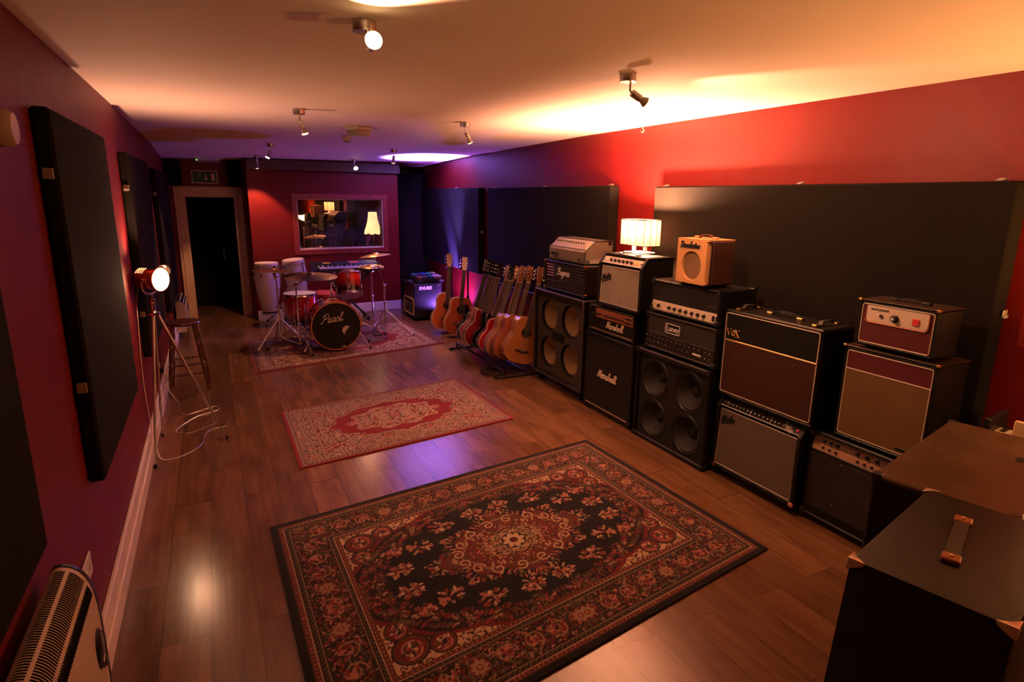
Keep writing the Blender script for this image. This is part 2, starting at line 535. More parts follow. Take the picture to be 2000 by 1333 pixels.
# ceiling: one slightly sagging slab
mb = MB()
xs = [-.25, 0, 1, 2, 3, 4.0, 4.25]; ys = [-2.2, 0, 2, 4, 5, 5.5, 6.4, 7.4, 8.3, 9, 9.5, 9.7, 10.3, 11.2, 12.8]
nx, ny = len(xs), len(ys)
vs = [(x, y, ceil_z(x, y)) for y in ys for x in xs] + [(x, y, 2.62) for y in ys for x in xs]
fs = []
for j in range(ny - 1):
    for i in range(nx - 1):
        a = j * nx + i
        fs += [(a, a + 1, a + nx + 1, a + nx), tuple(q + nx * ny for q in (a, a + nx, a + nx + 1, a + 1))]
for i in range(nx - 1):
    fs += [(i, i + 1, i + 1 + nx * ny, i + nx * ny), ((ny - 1) * nx + i, (ny - 1) * nx + i + 1, (ny - 1) * nx + i + 1 + nx * ny, (ny - 1) * nx + i + nx * ny)]
for j in range(ny - 1):
    for i in (0, nx - 1):
        fs.append((j * nx + i, (j + 1) * nx + i, (j + 1) * nx + i + nx * ny, j * nx + i + nx * ny))
mb.add(vs, fs)
struct('ceiling', mb, 'cream ceiling paint', smooth=60)

struct('wall_left', MB().box(-.15, 0, -2.2, 10.25, 0, 2.5), 'dimmed red wall paint', smooth=0)
struct('wall_right', MB().box(4.0, 4.15, -2.2, 12.8, 0, 2.5), 'red wall paint', smooth=0)
struct('wall_rear', MB().box(-.15, 4.15, -2.35, -2.2, 0, 2.5), 'red wall paint', smooth=0)
# door wall, set back beside the booth
mb = MB().box(-.15, .17, 10.25, 10.40, 0, 2.45).box(.90, 1.06, 10.25, 10.40, 0, 2.45).box(.17, .90, 10.25, 10.40, 1.82, 2.45)
struct('wall_door', mb, 'dark red paint', smooth=0)
# dark lobby behind the doorway
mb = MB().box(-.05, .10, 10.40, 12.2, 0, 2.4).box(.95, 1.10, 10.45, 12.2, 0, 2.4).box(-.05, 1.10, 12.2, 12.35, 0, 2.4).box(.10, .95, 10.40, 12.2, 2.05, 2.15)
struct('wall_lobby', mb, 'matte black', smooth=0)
# the booth wall with its window, a few degrees off square
BW = Matrix.Translation((1.05, 9.68, 0)) @ Matrix.Rotation(math.radians(6), 4, 'Z')
WL = 2.27; wx0, wx1, wz0, wz1 = .665, 2.005, 1.035, 1.795
mb = MB(); mb.M = BW
mb.box(0, wx0, 0, .14, 0, 2.42).box(wx1, WL, 0, .14, 0, 2.42).box(wx0, wx1, 0, .14, 0, wz0).box(wx0, wx1, 0, .14, wz1, 2.42)
mb.box(0, .1, .14, .75, 0, 2.42).box(WL - .1, WL, .14, 1.5, 0, 2.42)
struct('wall_back', mb, 'red wall paint', smooth=0)
struct('wall_recess', MB().box(3.1, 4.0, 11.3, 11.45, 0, 2.45), 'dark red paint', smooth=0)
# control room behind the glass
mb = MB().box(1.16, 3.12, 12.3, 12.4, 0, 2.3).box(1.14, 1.16, 10.45, 12.4, 0, 2.3).box(3.10, 3.12, 11.25, 12.4, 0, 2.3)
mat('control room paint', (.05, .035, .025), .8)
struct('wall_control_room', mb, 'control room paint', smooth=0)

# beam along the top of the booth wall
mb = MB(); mb.M = BW
mb.box(-.01, WL + .01, -.07, 0, 2.20, 2.345, .004).box(-.01, WL + .03, -.05, 0, 2.205, 2.30, .003)
struct('trim_1', mb, 'beam wood', smooth=30)
# skirtings
mb = MB().box(0, .020, -2.2, 10.25, 0, .195, .004).box(.018, .028, -2.2, 10.25, 0, .105, .004)
struct('baseboard_left', mb, 'white gloss paint', smooth=30)
mb = MB(); mb.M = BW
mb.box(.0, WL, -.018, 0, 0, .145, .004)
struct('baseboard_back', mb, 'white gloss paint', smooth=30)
struct('baseboard_right', MB().box(3.982, 4.0, -2.2, 11.3, 0, .14, .004), 'white gloss paint', smooth=30)

# door frame and leaf
d1 = thing('door_1', 'black door at the far end of the doorway with a cream painted frame', 'door', (.53, 10.25, 0))
d1['kind'] = 'structure'
mb = MB()
def arch(x, w, z0, z1):
    mb.box(x, x + w, -.035, 0, z0, z1, .004); mb.box(x + w * .30, x + w * .36, -.042, -.03, z0, z1, .002)
arch(-.445, .145, 0, 1.955); arch(.345, .135, 0, 1.955)
mb.box(-.445, .48, -.034, 0, 1.81, 1.955, .004); mb.box(-.30, .345, -.040, -.03, 1.845, 1.86, .002)
mb.box(.40, .48, -.05, -.03, 0, 1.955, .004)
mb.box(-.33, -.30, -.01, .15, 0, 1.83, .002).box(.345, .37, -.01, .15, 0, 1.83, .002).box(-.33, .37, -.01, .15, 1.80, 1.83, .002)
mb.build('door_frame', 'cream wood paint', d1, 30)
dl = MB().box(-.34, .36, 1.10, 1.14, .01, 2.03, .004).build('door_leaf', 'matte black', d1, 30)
MB().tube([(.16, 1.10, 1.0), (.16, 1.06, 1.0), (.16, 1.05, .98), (.16, 1.05, .80), (.16, 1.06, .78), (.16, 1.10, .78)], .009, 8).build('door_handle', 'chrome', dl)

# window
w1 = thing('window_1', 'control room window in the red booth wall with a worn red wooden frame', 'window')
w1['kind'] = 'structure'
w1.matrix_world = BW
mb = MB()
t = .075
mb.box(wx0 - t, wx1 + t, -.022, .0, wz1, wz1 + t, .004).box(wx0 - t, wx1 + t, -.022, 0, wz0 - t, wz0, .004)
mb.box(wx0 - t, wx0, -.020, 0, wz0, wz1, .004).box(wx1, wx1 + t, -.020, 0, wz0, wz1, .004)
mat('worn red gloss', (.24, .022, .02), .4, bump=(22, .4, .004), vary=(11, .5))
mb.build('window_frame', 'worn red gloss', w1, 30)
mb = MB().box(wx0, wx1, .0, .13, wz1 - .012, wz1, 0).box(wx0, wx0 + .012, 0, .13, wz0, wz1).box(wx1 - .012, wx1, 0, .13, wz0, wz1).box(wx0, wx1, -.015, .13, wz0, wz0 + .014)
mb.build('window_reveal', 'cream wood paint', w1, 0)
g = bpy.data.materials.new('hazy window glass'); g.use_nodes = True
nt = g.node_tree; nt.nodes.remove(nt.nodes['Principled BSDF'])
gl = nt.nodes.new('ShaderNodeBsdfGlossy'); gl.inputs['Roughness'].default_value = .012; gl.inputs['Color'].default_value = (.85, .8, .75, 1)
tr = nt.nodes.new('ShaderNodeBsdfTransparent'); tr.inputs['Color'].default_value = (.7, .68, .66, 1)
df = nt.nodes.new('ShaderNodeBsdfDiffuse'); df.inputs['Color'].default_value = (.3, .27, .24, 1)  # patchy diffuse layer paints the reflection's haze and dust into the pane
m1 = nt.nodes.new('ShaderNodeMixShader'); m2 = nt.nodes.new('ShaderNodeMixShader')
tc = nt.nodes.new('ShaderNodeTexCoord'); nz = nt.nodes.new('ShaderNodeTexNoise'); nz.inputs['Scale'].default_value = 2.4; nz.inputs['Detail'].default_value = 6
mr = nt.nodes.new('ShaderNodeMapRange'); mr.inputs[1].default_value = .45; mr.inputs[2].default_value = .75; mr.inputs[3].default_value = .0; mr.inputs[4].default_value = .22
nt.links.new(tc.outputs['Object'], nz.inputs['Vector']); nt.links.new(nz.outputs['Fac'], mr.inputs[0])
m1.inputs[0].default_value = .30
nt.links.new(tr.outputs[0], m1.inputs[1]); nt.links.new(gl.outputs[0], m1.inputs[2])
nt.links.new(mr.outputs[0], m2.inputs[0]); nt.links.new(m1.outputs[0], m2.inputs[1]); nt.links.new(df.outputs[0], m2.inputs[2])
nt.links.new(m2.outputs[0], nt.nodes['Material Output'].inputs[0])
MATS['hazy window glass'] = g
pane = MB().box(-.67, .67, -.003, .003, -.38, .38).build('window_pane', 'hazy window glass', w1, 0)
pane.location = ((wx0 + wx1) / 2, .075, (wz0 + wz1) / 2)
pane.rotation_euler = (0, 0, math.radians(2.3 - 6))

# ------------------------------------------------------------------ acoustic panels
def clip(mbx):
    mbx.box(-.022, .022, -.012, .0, -.02, .03, .004).box(-.022, .022, -.02, -.010, -.02, .0, .003)
    return mbx
def panel(label, loc, size, clips, group):
    """loc: corner (x0,y0,z0); clips: (where,x,y,z,rot)"""
    t = thing('acoustic_absorber', label, 'acoustic panel', (loc[0] + size[0] / 2, loc[1] + size[1] / 2, loc[2]), group=group)
    sx, sy, sz = size
    MB().box(-sx / 2, sx / 2, -sy / 2, sy / 2, 0, sz, .010).build('fabric_panel', 'black panel fabric', t, 30)
    for (x, y, z, rot) in clips:
        c = clip(MB()).build('mirror_clip', 'clip plastic', t, 30); c.scale = (.8, .8, .8)
        c.location = (x - loc[0] - sx / 2, y - loc[1] - sy / 2, z - loc[2])
        c.rotation_euler = rot
    return t
Gp = 'black fabric acoustic panels on the walls'
TOP = (PI / 2, 0, PI / 2)
SIDE_L = (0, 0, 0)
# left wall: the side nearest the camera carries the clips
panel('black acoustic panel on left wall above the near heater, at the photo edge', (.0015, .55, .90), (.0585, 1.35, 1.25), [], Gp)
panel('tall black acoustic panel on left wall lit by the tripod lamp', (.0015, 2.77, .70), (.0585, 1.32, 1.445), [(.03, 2.77, 1.91, (0, 0, 0)), (.03, 2.77, 1.10, (0, 0, 0))], Gp)
panel('black acoustic panel on left wall directly behind the tripod lamp', (.0015, 5.10, .66), (.0585, 1.60, 1.465), [(.03, 5.10, 1.88, (0, 0, 0)), (.03, 5.10, .98, (0, 0, 0))], Gp)
panel('farthest black acoustic panel on left wall, next to the doorway', (.0015, 7.62, .55), (.0585, 2.0, 1.55), [(.03, 7.62, 1.84, (0, 0, 0))], Gp)
R90 = (0, 0, -PI / 2)
def wallclip(y, z, turn=0.0): return (3.965, y, z, (turn, 0, 0))
panel('acoustic panel on right wall tinted blue by the purple uplight', (3.9, 7.95, .78), (.0985, 2.55, 1.20), [(3.95, 7.95, 1.37, (0, 0, 0)), (3.94, 8.9, 1.98, (-PI / 2, 0, PI / 2))], Gp)
panel('middle black acoustic panel on right wall, behind the guitar rack', (3.9, 4.80, .75), (.0985, 2.85, 1.222),
      [(3.95, 4.86, 1.972, (-PI / 2, 0, PI / 2)), (3.95, 6.15, 1.972, (-PI / 2, 0, PI / 2)), (3.95, 7.5, 1.972, (-PI / 2, 0, PI / 2))], Gp)
panel('longest black acoustic panel on right wall, behind the tweed practice amp', (3.9, 1.56, .72), (.0985, 2.61, 1.235),
      [(3.95, 1.66, 1.955, (-PI / 2, 0, PI / 2)), (3.95, 2.78, 1.955, (-PI / 2, 0, PI / 2)), (3.95, 4.08, 1.955, (-PI / 2, 0, PI / 2)), (3.97, 1.555, 1.325, (0, 0, 0))], Gp)
panel('narrow tall black panel standing in the corner right of the window wall', (3.42, 10.55, 0), (.58, .08, 2.25), [], Gp)
for x0, x1, w in ((.0, .215, 'left'), (.82, 1.045, 'right')):
    tag(MB().box(x0, x1, 10.06, 10.25, 1.965, 2.30, .01).build('foam_block', 'black foam'), 'black foam bass block at the top %s corner of the doorway' % w, 'foam block', 'foam blocks above the doorway')

# ------------------------------------------------------------------ exit sign
ex = thing('exit_sign', 'green running man exit sign with down arrow above the doorway', 'sign', (.513, 10.25, 2.09))
mat('sign green', (.012, .10, .065), .4)
mat('sign cream', (.78, .68, .52), .45)
MB().box(-.172, .172, -.012, 0, -.092, .092, .002).build('sign_border', 'sign cream', ex, 30)
MB().box(-.158, .158, -.016, -.011, -.078, .078).build('sign_plate', 'sign green', ex, 0)
mb = MB()
mb.lathe([(.014, 0), (.014, .003)], 16, (-.055, -.0165, .052), (0, -1, 0))
def stroke(pts, r):
    mb.tube([(x, -.0175, z) for x, z in pts], r, 6, False, .3)
stroke([(-.062, .03), (-.082, -.008)], .014)
stroke([(-.062, .03), (-.095, .035), (-.112, .010)], .006)
stroke([(-.062, .028), (-.045, .008), (-.025, .012)], .006)
stroke([(-.082, -.008), (-.055, -.025), (-.06, -.062)], .008)
stroke([(-.082, -.008), (-.098, -.035), (-.135, -.035)], .008)
mb.build('running_figure', 'sign cream', ex, 40)
MB().prism([(.008, .05), (.022, .05), (.022, -.012), (.042, -.012), (.015, -.052), (-.012, -.012), (.008, -.012)], -.0185, -.0155).build('arrow', 'sign cream', ex, 0)
MB().box(.085, .132, -.0185, -.0155, -.052, .052).build('door_symbol', 'sign cream', ex, 0)

# ------------------------------------------------------------------ things on the ceiling
def glow(name, color, s):
    m = bpy.data.materials.new(name); m.use_nodes = True
    nt = m.node_tree; nt.nodes.remove(nt.nodes['Principled BSDF'])
    e = nt.nodes.new('ShaderNodeEmission'); e.inputs[0].default_value = (*color, 1); e.inputs[1].default_value = s
    nt.links.new(e.outputs[0], nt.nodes['Material Output'].inputs[0])
    MATS[name] = m
glow('lit bulb', (1, .62, .26), 14)
glow('dim bulb', (1, .55, .22), 3.2)
glow('lit fresnel lens', (1, .80, .48), 16)
def ceiling_spot(label, x, y, head, d, energy, big=1.0, spot=75, bulb='lit bulb', stem=.075, soft=.025):
    z = ceil_z(x, y)
    t = thing('ceiling_spotlight', label, 'spotlight', (x, y, z), group='small chrome ceiling spotlights')
    MB().lathe([(.040, -.036), (.041, -.034), (.041, 0)], 28).build('mount', 'brushed steel', t)
    hx, hy = head
    MB().tube([(hx * .5, hy * .5, -.03), (hx * .5, hy * .5, -stem), (hx, hy, -stem - .012)], .0055, 10).build('stem', 'chrome', t)
    d = Vector(d).normalized()
    p = Vector((hx, hy, -stem - .012))
    h = MB()
    h.lathe([(.004, -.006), (.017, -.006), (.018, -.003), (.018, .048), (.016, .05)], 20, p, d)
    h.build('lamp_holder', 'brushed steel', t)
    q = p + d * .05
    MB().lathe([(.013, -.004), (.016, .01), (.0245, .028), (.0255, .034)], 24, q, d, False).build('reflector', 'clip plastic', t)
    MB().lathe([(.024 * big, .031), (.020 * big, .036), (.010 * big, .039), (.001, .040)], 24, q, d, False).build('bulb', bulb, t)
    lamp('spot_light', 'SPOT', q + d * .055, energy, WARM, t, d, soft, spot, .35)
    return t
SP = [
 ('chrome ceiling spotlight nearest the camera, its bulb pointing straight at the camera', 1.083, 2.30, (.012, -.035), (-.10, -.93, .02), 24, 1.2, 105, 'lit bulb'),
 ('chrome ceiling spotlight on the right aimed at the red wall, above the tweed amp', 2.46, 2.64, (.03, -.005), (.80, -.12, -.42), 60, 1, 110, 'lit bulb'),
 ('chrome ceiling spotlight left of the ceiling light box, aimed at the floor', 1.172, 4.77, (.012, 0), (.25, -.10, -.95), 40, 1, 80, 'lit bulb'),
 ('chrome ceiling spotlight above the guitar rack, right of the ceiling light box', 2.50, 4.92, (.012, 0), (.35, -.10, -.90), 24, 1, 80, 'dim bulb'),
 ('small chrome ceiling spotlight on the left of the ceiling, tilted towards the left wall', 1.235, 7.75, (-.01, 0), (-.45, -.22, -.85), 60, 1, 80, 'lit bulb'),
 ('small chrome ceiling spotlight beside the purple light patch on the ceiling', 2.70, 7.85, (-.005, 0), (-.10, .05, -.98), 95, 1, 80, 'dim bulb'),
 ('far ceiling spotlight in front of the booth beam, above the congas', 1.18, 9.30, (0, 0), (-.05, .22, -.95), 52, 1, 85, 'lit bulb'),
 ('far ceiling spotlight in front of the booth beam, above the window', 2.54, 9.50, (0, -.02), (.05, -.75, -.55), 14, 1.3, 80, 'lit bulb')]
for a in SP:
    ceiling_spot(*a)

z = ceil_z(1.8, 5.72)
t = thing('emergency_light', 'white box shaped emergency light in the middle of the ceiling', 'emergency light', (1.80, 5.72, z), (0, 0, .35))
MB().box(-.085, .085, -.10, .10, -.025, 0, .006).build('housing', 'white plastic', t, 30)
mb = MB().prism([(-.075, -.02), (.075, -.02), (.058, -.075), (-.058, -.075)], -.09, .09, .006)
mb.build('diffuser', 'clip plastic', t, 30)
z = ceil_z(1.88, 6.7)
t = thing('smoke_detector', 'round white smoke detector on the ceiling behind the emergency light', 'smoke detector', (1.86, 6.55, z))
MB().lathe([(.030, -.052), (.042, -.046), (.046, -.02), (.052, -.016), (.052, 0)], 28).build('base', 'white plastic', t)
MB().lathe([(.032, -.049), (.036, -.052), (.030, -.056)], 24).build('grille', 'black plastic', t)
z = ceil_z(.58, 9.75)
t = thing('emergency_batten', 'slim white emergency batten light on the ceiling before the doorway', 'emergency light', (.575, 9.85, z))
MB().box(-.165, .165, -.035, .035, -.030, 0, .006).build('housing', 'white plastic', t, 30)
MB().box(-.155, .15, -.028, .028, -.058, -.028, .01).build('diffuser', 'clip plastic', t, 30)
glow('green indicator', (.35, 1, .08), 3)
MB().ball((-.14, -.034, -.036), .006, 10).build('indicator', 'green indicator', t)
mb = MB().tube(smooth_line([(3.94, 4.43, ceil_z(3.94, 4.43)), (3.94, 4.43, 2.445), (3.955, 4.43, 2.425), (3.94, 4.43, 2.41), (3.925, 4.43, 2.418)], 5), .004, 8)
tag(mb.build('ceiling_hook', 'clip plastic'), 'small pale screw hook in the ceiling beside the right wall', 'hook')
# ------------------------------------------------------------------ lamps
# tripod spotlight by the left wall
t = thing('tripod_lamp', 'chrome and copper cinema spotlight on a thin tripod beside the left wall', 'floor lamp', (.12, 4.90, 0))
for (fx_, fy_) in ((-.075, -.36), (-.07, .28), (.38, .01)):
    mb = MB().tube([(fx_ * .05, fy_ * .05, 1.02), (fx_, fy_, .012)], .0085, 10)
    mb.tube([(fx_ * .05, fy_ * .05, 1.02), (fx_ * .55, fy_ * .55, .48)], .0115, 10)
    lg = mb.build('leg', 'brushed steel', t)
    MB().tube([(fx_, fy_, .03), (fx_ * 1.006, fy_ * 1.006, .0)], .0105, 10).build('foot', 'rubber', lg)
mb = MB().lathe([(.034, -.012), (.038, -.008), (.038, .008), (.02, .014), (.014, .02), (.014, .075), (.019, .08), (.019, .10), (.008, .105), (.008, .13)], 24, (0, 0, 1.02))
mb.build('hub', 'chrome', t)
hd = Vector((.80, -.60, -.02)).normalized()
hc = Vector((-.015, .045, 1.262))
sd = Vector((0, 0, 1)).cross(hd).normalized()
mb = MB().tube(smooth_line([hc + sd * .088 + hd * .03, hc + sd * .086 - Vector((0, 0, .06)) + hd * .02, hc + sd * .03 - Vector((0, 0, .105)), hc - sd * .03 - Vector((0, 0, .105)), hc - sd * .086 - Vector((0, 0, .06)) + hd * .02, hc - sd * .088 + hd * .03], 5), .0065, 8)
mb.cyl(hc + sd * .072 + hd * .03, hc + sd * .098 + hd * .03, .012, n=12).cyl(hc - sd * .072 + hd * .03, hc - sd * .098 + hd * .03, .012, n=12)
mb.build('yoke', 'chrome', t)
hp = [(.001, -.098), (.040, -.093), (.066, -.070), (.075, -.035), (.077, .03), (.079, .075), (.086, .08), (.087, .102), (.080, .104), (.078, .09)]
head = MB().lathe(hp, 36, hc, hd, False).build('lamp_head', 'copper', t)
MB().lathe([(.079, .094), (.05, .104), (.02, .109), (.001, .110)], 32, hc, hd, False).build('lens', 'lit fresnel lens', head)
mb = MB()
upv = hd.cross(sd).normalized()
if upv.z < 0: upv = -upv
for i in range(4):
    for j in range(5):
        a = (j - 2) * .16 + .55
        c = hc + hd * (-.045 + i * .018) + (upv * math.cos(a) - sd * math.sin(a)) * (.0765 if i else .073)
        mb.ball(c, .0042, 8)
glow('lit vent holes', (1, .45, .2), 1.6)
mb.build('vent_holes', 'lit vent holes', head)
MB().lathe([(.012, 0), (.012, .02), (.015, .022), (.015, .034), (.002, .036)], 16, hc - hd * .094 - Vector((0, 0, .02)), -hd).build('knob', 'black plastic', head)
hood = MB()
n = 17
vs = []
for i in range(n):
    a = -1.25 + 2.5 * i / (n - 1)
    for k in (0, 1):
        rr = .088 + .018 * k * math.cos(a * .9)
        vs.append(hc + hd * (.10 + .035 * k * math.cos(a * 1.1)) + (upv * math.cos(a) + sd * math.sin(a)) * rr)
hood.add(vs, [(2 * i, 2 * i + 1, 2 * i + 3, 2 * i + 2) for i in range(n - 1)])
hood.build('hood', 'chrome', head)
cab = smooth_line([(-.09, .10, 1.19), (-.11, .11, 1.05), (-.112, .05, .9), (-.114, -.05, .6), (-.095, -.15, .3), (-.07, -.22, .12), (-.04, -.26, .02), (.08, -.22, .006), (.20, -.06, .006), (.25, .22, .006), (.38, .30, .006), (.30, .38, .006), (.12, .24, .006), (.02, .34, .006), (.16, .62, .006), (.33, .74, .006), (.30, .85, .006), (.10, .72, .006), (.03, .82, .006), (.02, 1.0, .02), (-.05, 1.10, .12), (-.07, 1.13, .27)], 7)
MB().tube(cab, .0032, 6).build('cable', 'brushed steel', t)
lamp('tripod_light', 'SPOT', hc + hd * .13, 18, (1, .50, .20), t, hd, .06, 105, .8)
lamp('vent_light', 'SPOT', hc + Vector((0, 0, .10)), 48, (1, .46, .26), t, Vector((.35, -.25, 1)), .03, 140, 1.0)
lamp('tripod_spill', 'POINT', hc + hd * .135 , 8.0, WARM, t, None, .05)

# striped table lamp on the silver faced combo
glow_m = bpy.data.materials.new('lit string shade'); glow_m.use_nodes = True
nt = glow_m.node_tree; nt.nodes.remove(nt.nodes['Principled BSDF'])
tc = nt.nodes.new('ShaderNodeTexCoord'); sx = nt.nodes.new('ShaderNodeMapping'); sx.inputs['Scale'].default_value = (30, 30, .6)
nz = nt.nodes.new('ShaderNodeTexNoise'); nz.inputs['Scale'].default_value = 1.6; nz.inputs['Detail'].default_value = 4
cr = nt.nodes.new('ShaderNodeValToRGB')
e = cr.color_ramp.elements
e[0].position = .40; e[0].color = (.22, .06, .012, 1); e[1].position = .56; e[1].color = (1, .62, .30, 1)
nt.links.new(tc.outputs['Object'], sx.inputs[0]); nt.links.new(sx.outputs[0], nz.inputs['Vector']); nt.links.new(nz.outputs['Fac'], cr.inputs[0])
em = nt.nodes.new('ShaderNodeEmission'); em.inputs[1].default_value = .85
nt.links.new(cr.outputs[0], em.inputs[0])
tl = nt.nodes.new('ShaderNodeBsdfTranslucent'); tl.inputs[0].default_value = (.024, .014, .007, 1)
ad = nt.nodes.new('ShaderNodeAddShader')
nt.links.new(em.outputs[0], ad.inputs[0]); nt.links.new(tl.outputs[0], ad.inputs[1]); nt.links.new(ad.outputs[0], nt.nodes['Material Output'].inputs[0])
MATS['lit string shade'] = glow_m
t = thing('table_lamp', 'lit table lamp with a pleated string shade standing on the silver faced combo amp', 'table lamp', (3.68, 4.04, 1.411))
mb = MB()
for x0, x1, y0, y1 in ((-.085, -.06, -.10, .10), (.06, .085, -.10, .10), (-.085, .085, -.10, -.08), (-.085, .085, .08, .10)):
    mb.box(x0, x1, y0, y1, .008, .020, .003)
mb.box(-.012, .012, -.085, -.062, .012, .20, .002).box(-.012, .012, .062, .085, .012, .20, .002).box(-.010, .010, -.085, .085, .185, .2, .002).box(-.01, .01, -.08, .08, .012, .026, .002)
mb.build('base', 'pearl white lacquer', t, 30)
def shade_outline(hx, hy, r, n=6):
    out = []
    for (cx, cy_, a0) in ((hx - r, hy - r, 0), (-hx + r, hy - r, PI / 2), (-hx + r, -hy + r, PI), (hx - r, -hy + r, 1.5 * PI)):
        for i in range(n + 1):
            a = a0 + PI / 2 * i / n
            out.append((cx + r * math.cos(a), cy_ + r * math.sin(a)))
    return out
base = shade_outline(.085, .165, .03)
# pleats: many small folds round the rounded rectangle
per = []
for i in range(len(base)):
    p, q = Vector(base[i]), Vector(base[(i + 1) % len(base)])
    m = max(1, int((q - p).length / .009))
    for k in range(m):
        per.append(p + (q - p) * k / m)
vs = []; fs = []
for i, p in enumerate(per):
    f = 1 + (.010 if i % 2 else -.006)
    for zz in (.075, .278):
        vs.append((p.x * f, p.y * f, zz))
for i in range(len(per)):
    j = (i + 1) % len(per)
    fs.append((2 * i, 2 * j, 2 * j + 1, 2 * i + 1))
sh = MB().add(vs, fs).build('lamp_shade', 'lit string shade', t, 0, False)
mb = MB()
for zz in (.075, .278):
    mb.tube([(p[0], p[1], zz) for p in base], .0035, 6, True)
for y in (-.163, -.055, .055, .163):
    mb.tube([(-.0872, y, .075), (-.0872, y, .278)], .0022, 6)
mb.tube([(-.03, -.1672, .075), (-.03, -.1672, .278)], .0022, 6); mb.tube([(.03, -.1672, .075), (.03, -.1672, .278)], .0022, 6)
mb.build('shade_frame', 'black metal', sh)
MB().ball((0, 0, .17), .028, 14).build('bulb', 'lit bulb', t)
lamp('table_lamp_light', 'POINT', (0, -.06, .20), 310, WARM, t, None, .04)
lamp('table_lamp_light', 'POINT', (0, .06, .20), 310, WARM, t, None, .04)

# amber bowl lamp standing on the worn cabinet, just outside the picture
glow('lit amber bowl', (1, .50, .18), 16)
t = thing('bowl_lamp', 'amber bowl shaped floor lamp near the right wall, mirrored in the far window', 'floor lamp', (3.78, .70, 0))
MB().lathe([(.14, 0), (.145, .012), (.05, .03), (.014, .05), (.012, .9), (.018, 1.06), (.012, 1.09), (.03, 1.115)], 28).build('stand', 'brass', t)
MB().lathe([(.03, 1.11), (.09, 1.125), (.15, 1.17), (.185, 1.24), (.19, 1.26), (.183, 1.26), (.145, 1.18), (.085, 1.135), (.02, 1.122)], 36, cap=False).build('bowl_shade', 'lit amber bowl', t)
lamp('bowl_light', 'POINT', (0, 0, 1.20), 90, WARMER, t, None, .08)

# standard lamp in the control room
glow('lit scalloped shade', (1, .66, .30), 4.5)
t = thing('floor_lamp', 'lit floor lamp with a scalloped bell shade behind the window glass', 'floor lamp', (3.0, 10.42, 0))
MB().lathe([(.13, 0), (.14, .02), (.03, .04), (.014, .06), (.014, .9), (.02, .93), (.012, .96), (.012, 1.25)], 24).build('stand', 'brass', t)
n = 48; prof = [(.070, 1.585), (.076, 1.52), (.090, 1.43), (.115, 1.34), (.142, 1.275), (.150, 1.245)]
vs = []; fs = []
for j, (r, z) in enumerate(prof):
    for k in range(n):
        a = 2 * PI * k / n
        s = abs(math.sin(a * 4))
        rr = r * (1 - .05 * (1 - s) * j / 5)
        vs.append((rr * math.cos(a), rr * math.sin(a), z - (.03 * s if j == 5 else 0)))
for j in range(len(prof) - 1):
    for k in range(n):
        fs.append((j * n + k, j * n + (k + 1) % n, (j + 1) * n + (k + 1) % n, (j + 1) * n + k))
MB().add(vs, fs).build('lamp_shade', 'lit scalloped shade', t, 40, False)
lamp('floor_lamp_light', 'POINT', (-.0, -.02, 1.42), 3, WARM, t, None, .05)

# LED uplighter on the floor behind the acoustic guitars
t = thing('led_uplighter', 'small black LED uplighter on the floor shining purple up the right wall', 'stage light', (3.64, 8.52, 0))
MB().box(-.06, .06, -.07, .07, 0, .012, .003).tube([(-.055, 0, .01), (-.062, 0, .09)], .006, 8).tube([(.055, 0, .01), (.062, 0, .09)], .006, 8).build('bracket', 'black metal', t, 30)
ld = Vector((.10, .12, .98)).normalized()
MB().lathe([(.03, -.06), (.052, -.045), (.055, .0), (.058, .05), (.054, .052), (.052, .04)], 24, (0, 0, .10), ld).build('can', 'black plastic', t)
glow('purple led lens', (.35, .22, 1.0), 18)
MB().lathe([(.052, .044), (.001, .047)], 24, (0, 0, .10), ld, False).build('lens', 'purple led lens', t)
lamp('led_light', 'SPOT', Vector((0, 0, .10)) + ld * .07, 3000, (.26, .16, 1.0), t, Vector((-.055, .16, .98)), .03, 36, .5)
lamp('led_wash', 'SPOT', Vector((0, 0, .10)) + ld * .07, 2600, (.20, .10, 1.0), t, Vector((.27, .42, .85)), .03, 24, 1.0)
lamp('led_glow', 'SPOT', Vector((0, 0, .10)) + ld * .07, 48, (.34, .12, 1.0), t, Vector((-.1, .1, 1)), .03, 168, .4)
lamp('led_spill', 'SPOT', Vector((0, 0, .10)) + ld * .07, 90, (.42, .08, 1.0), t, Vector((.55, .35, .75)), .03, 120, .7)

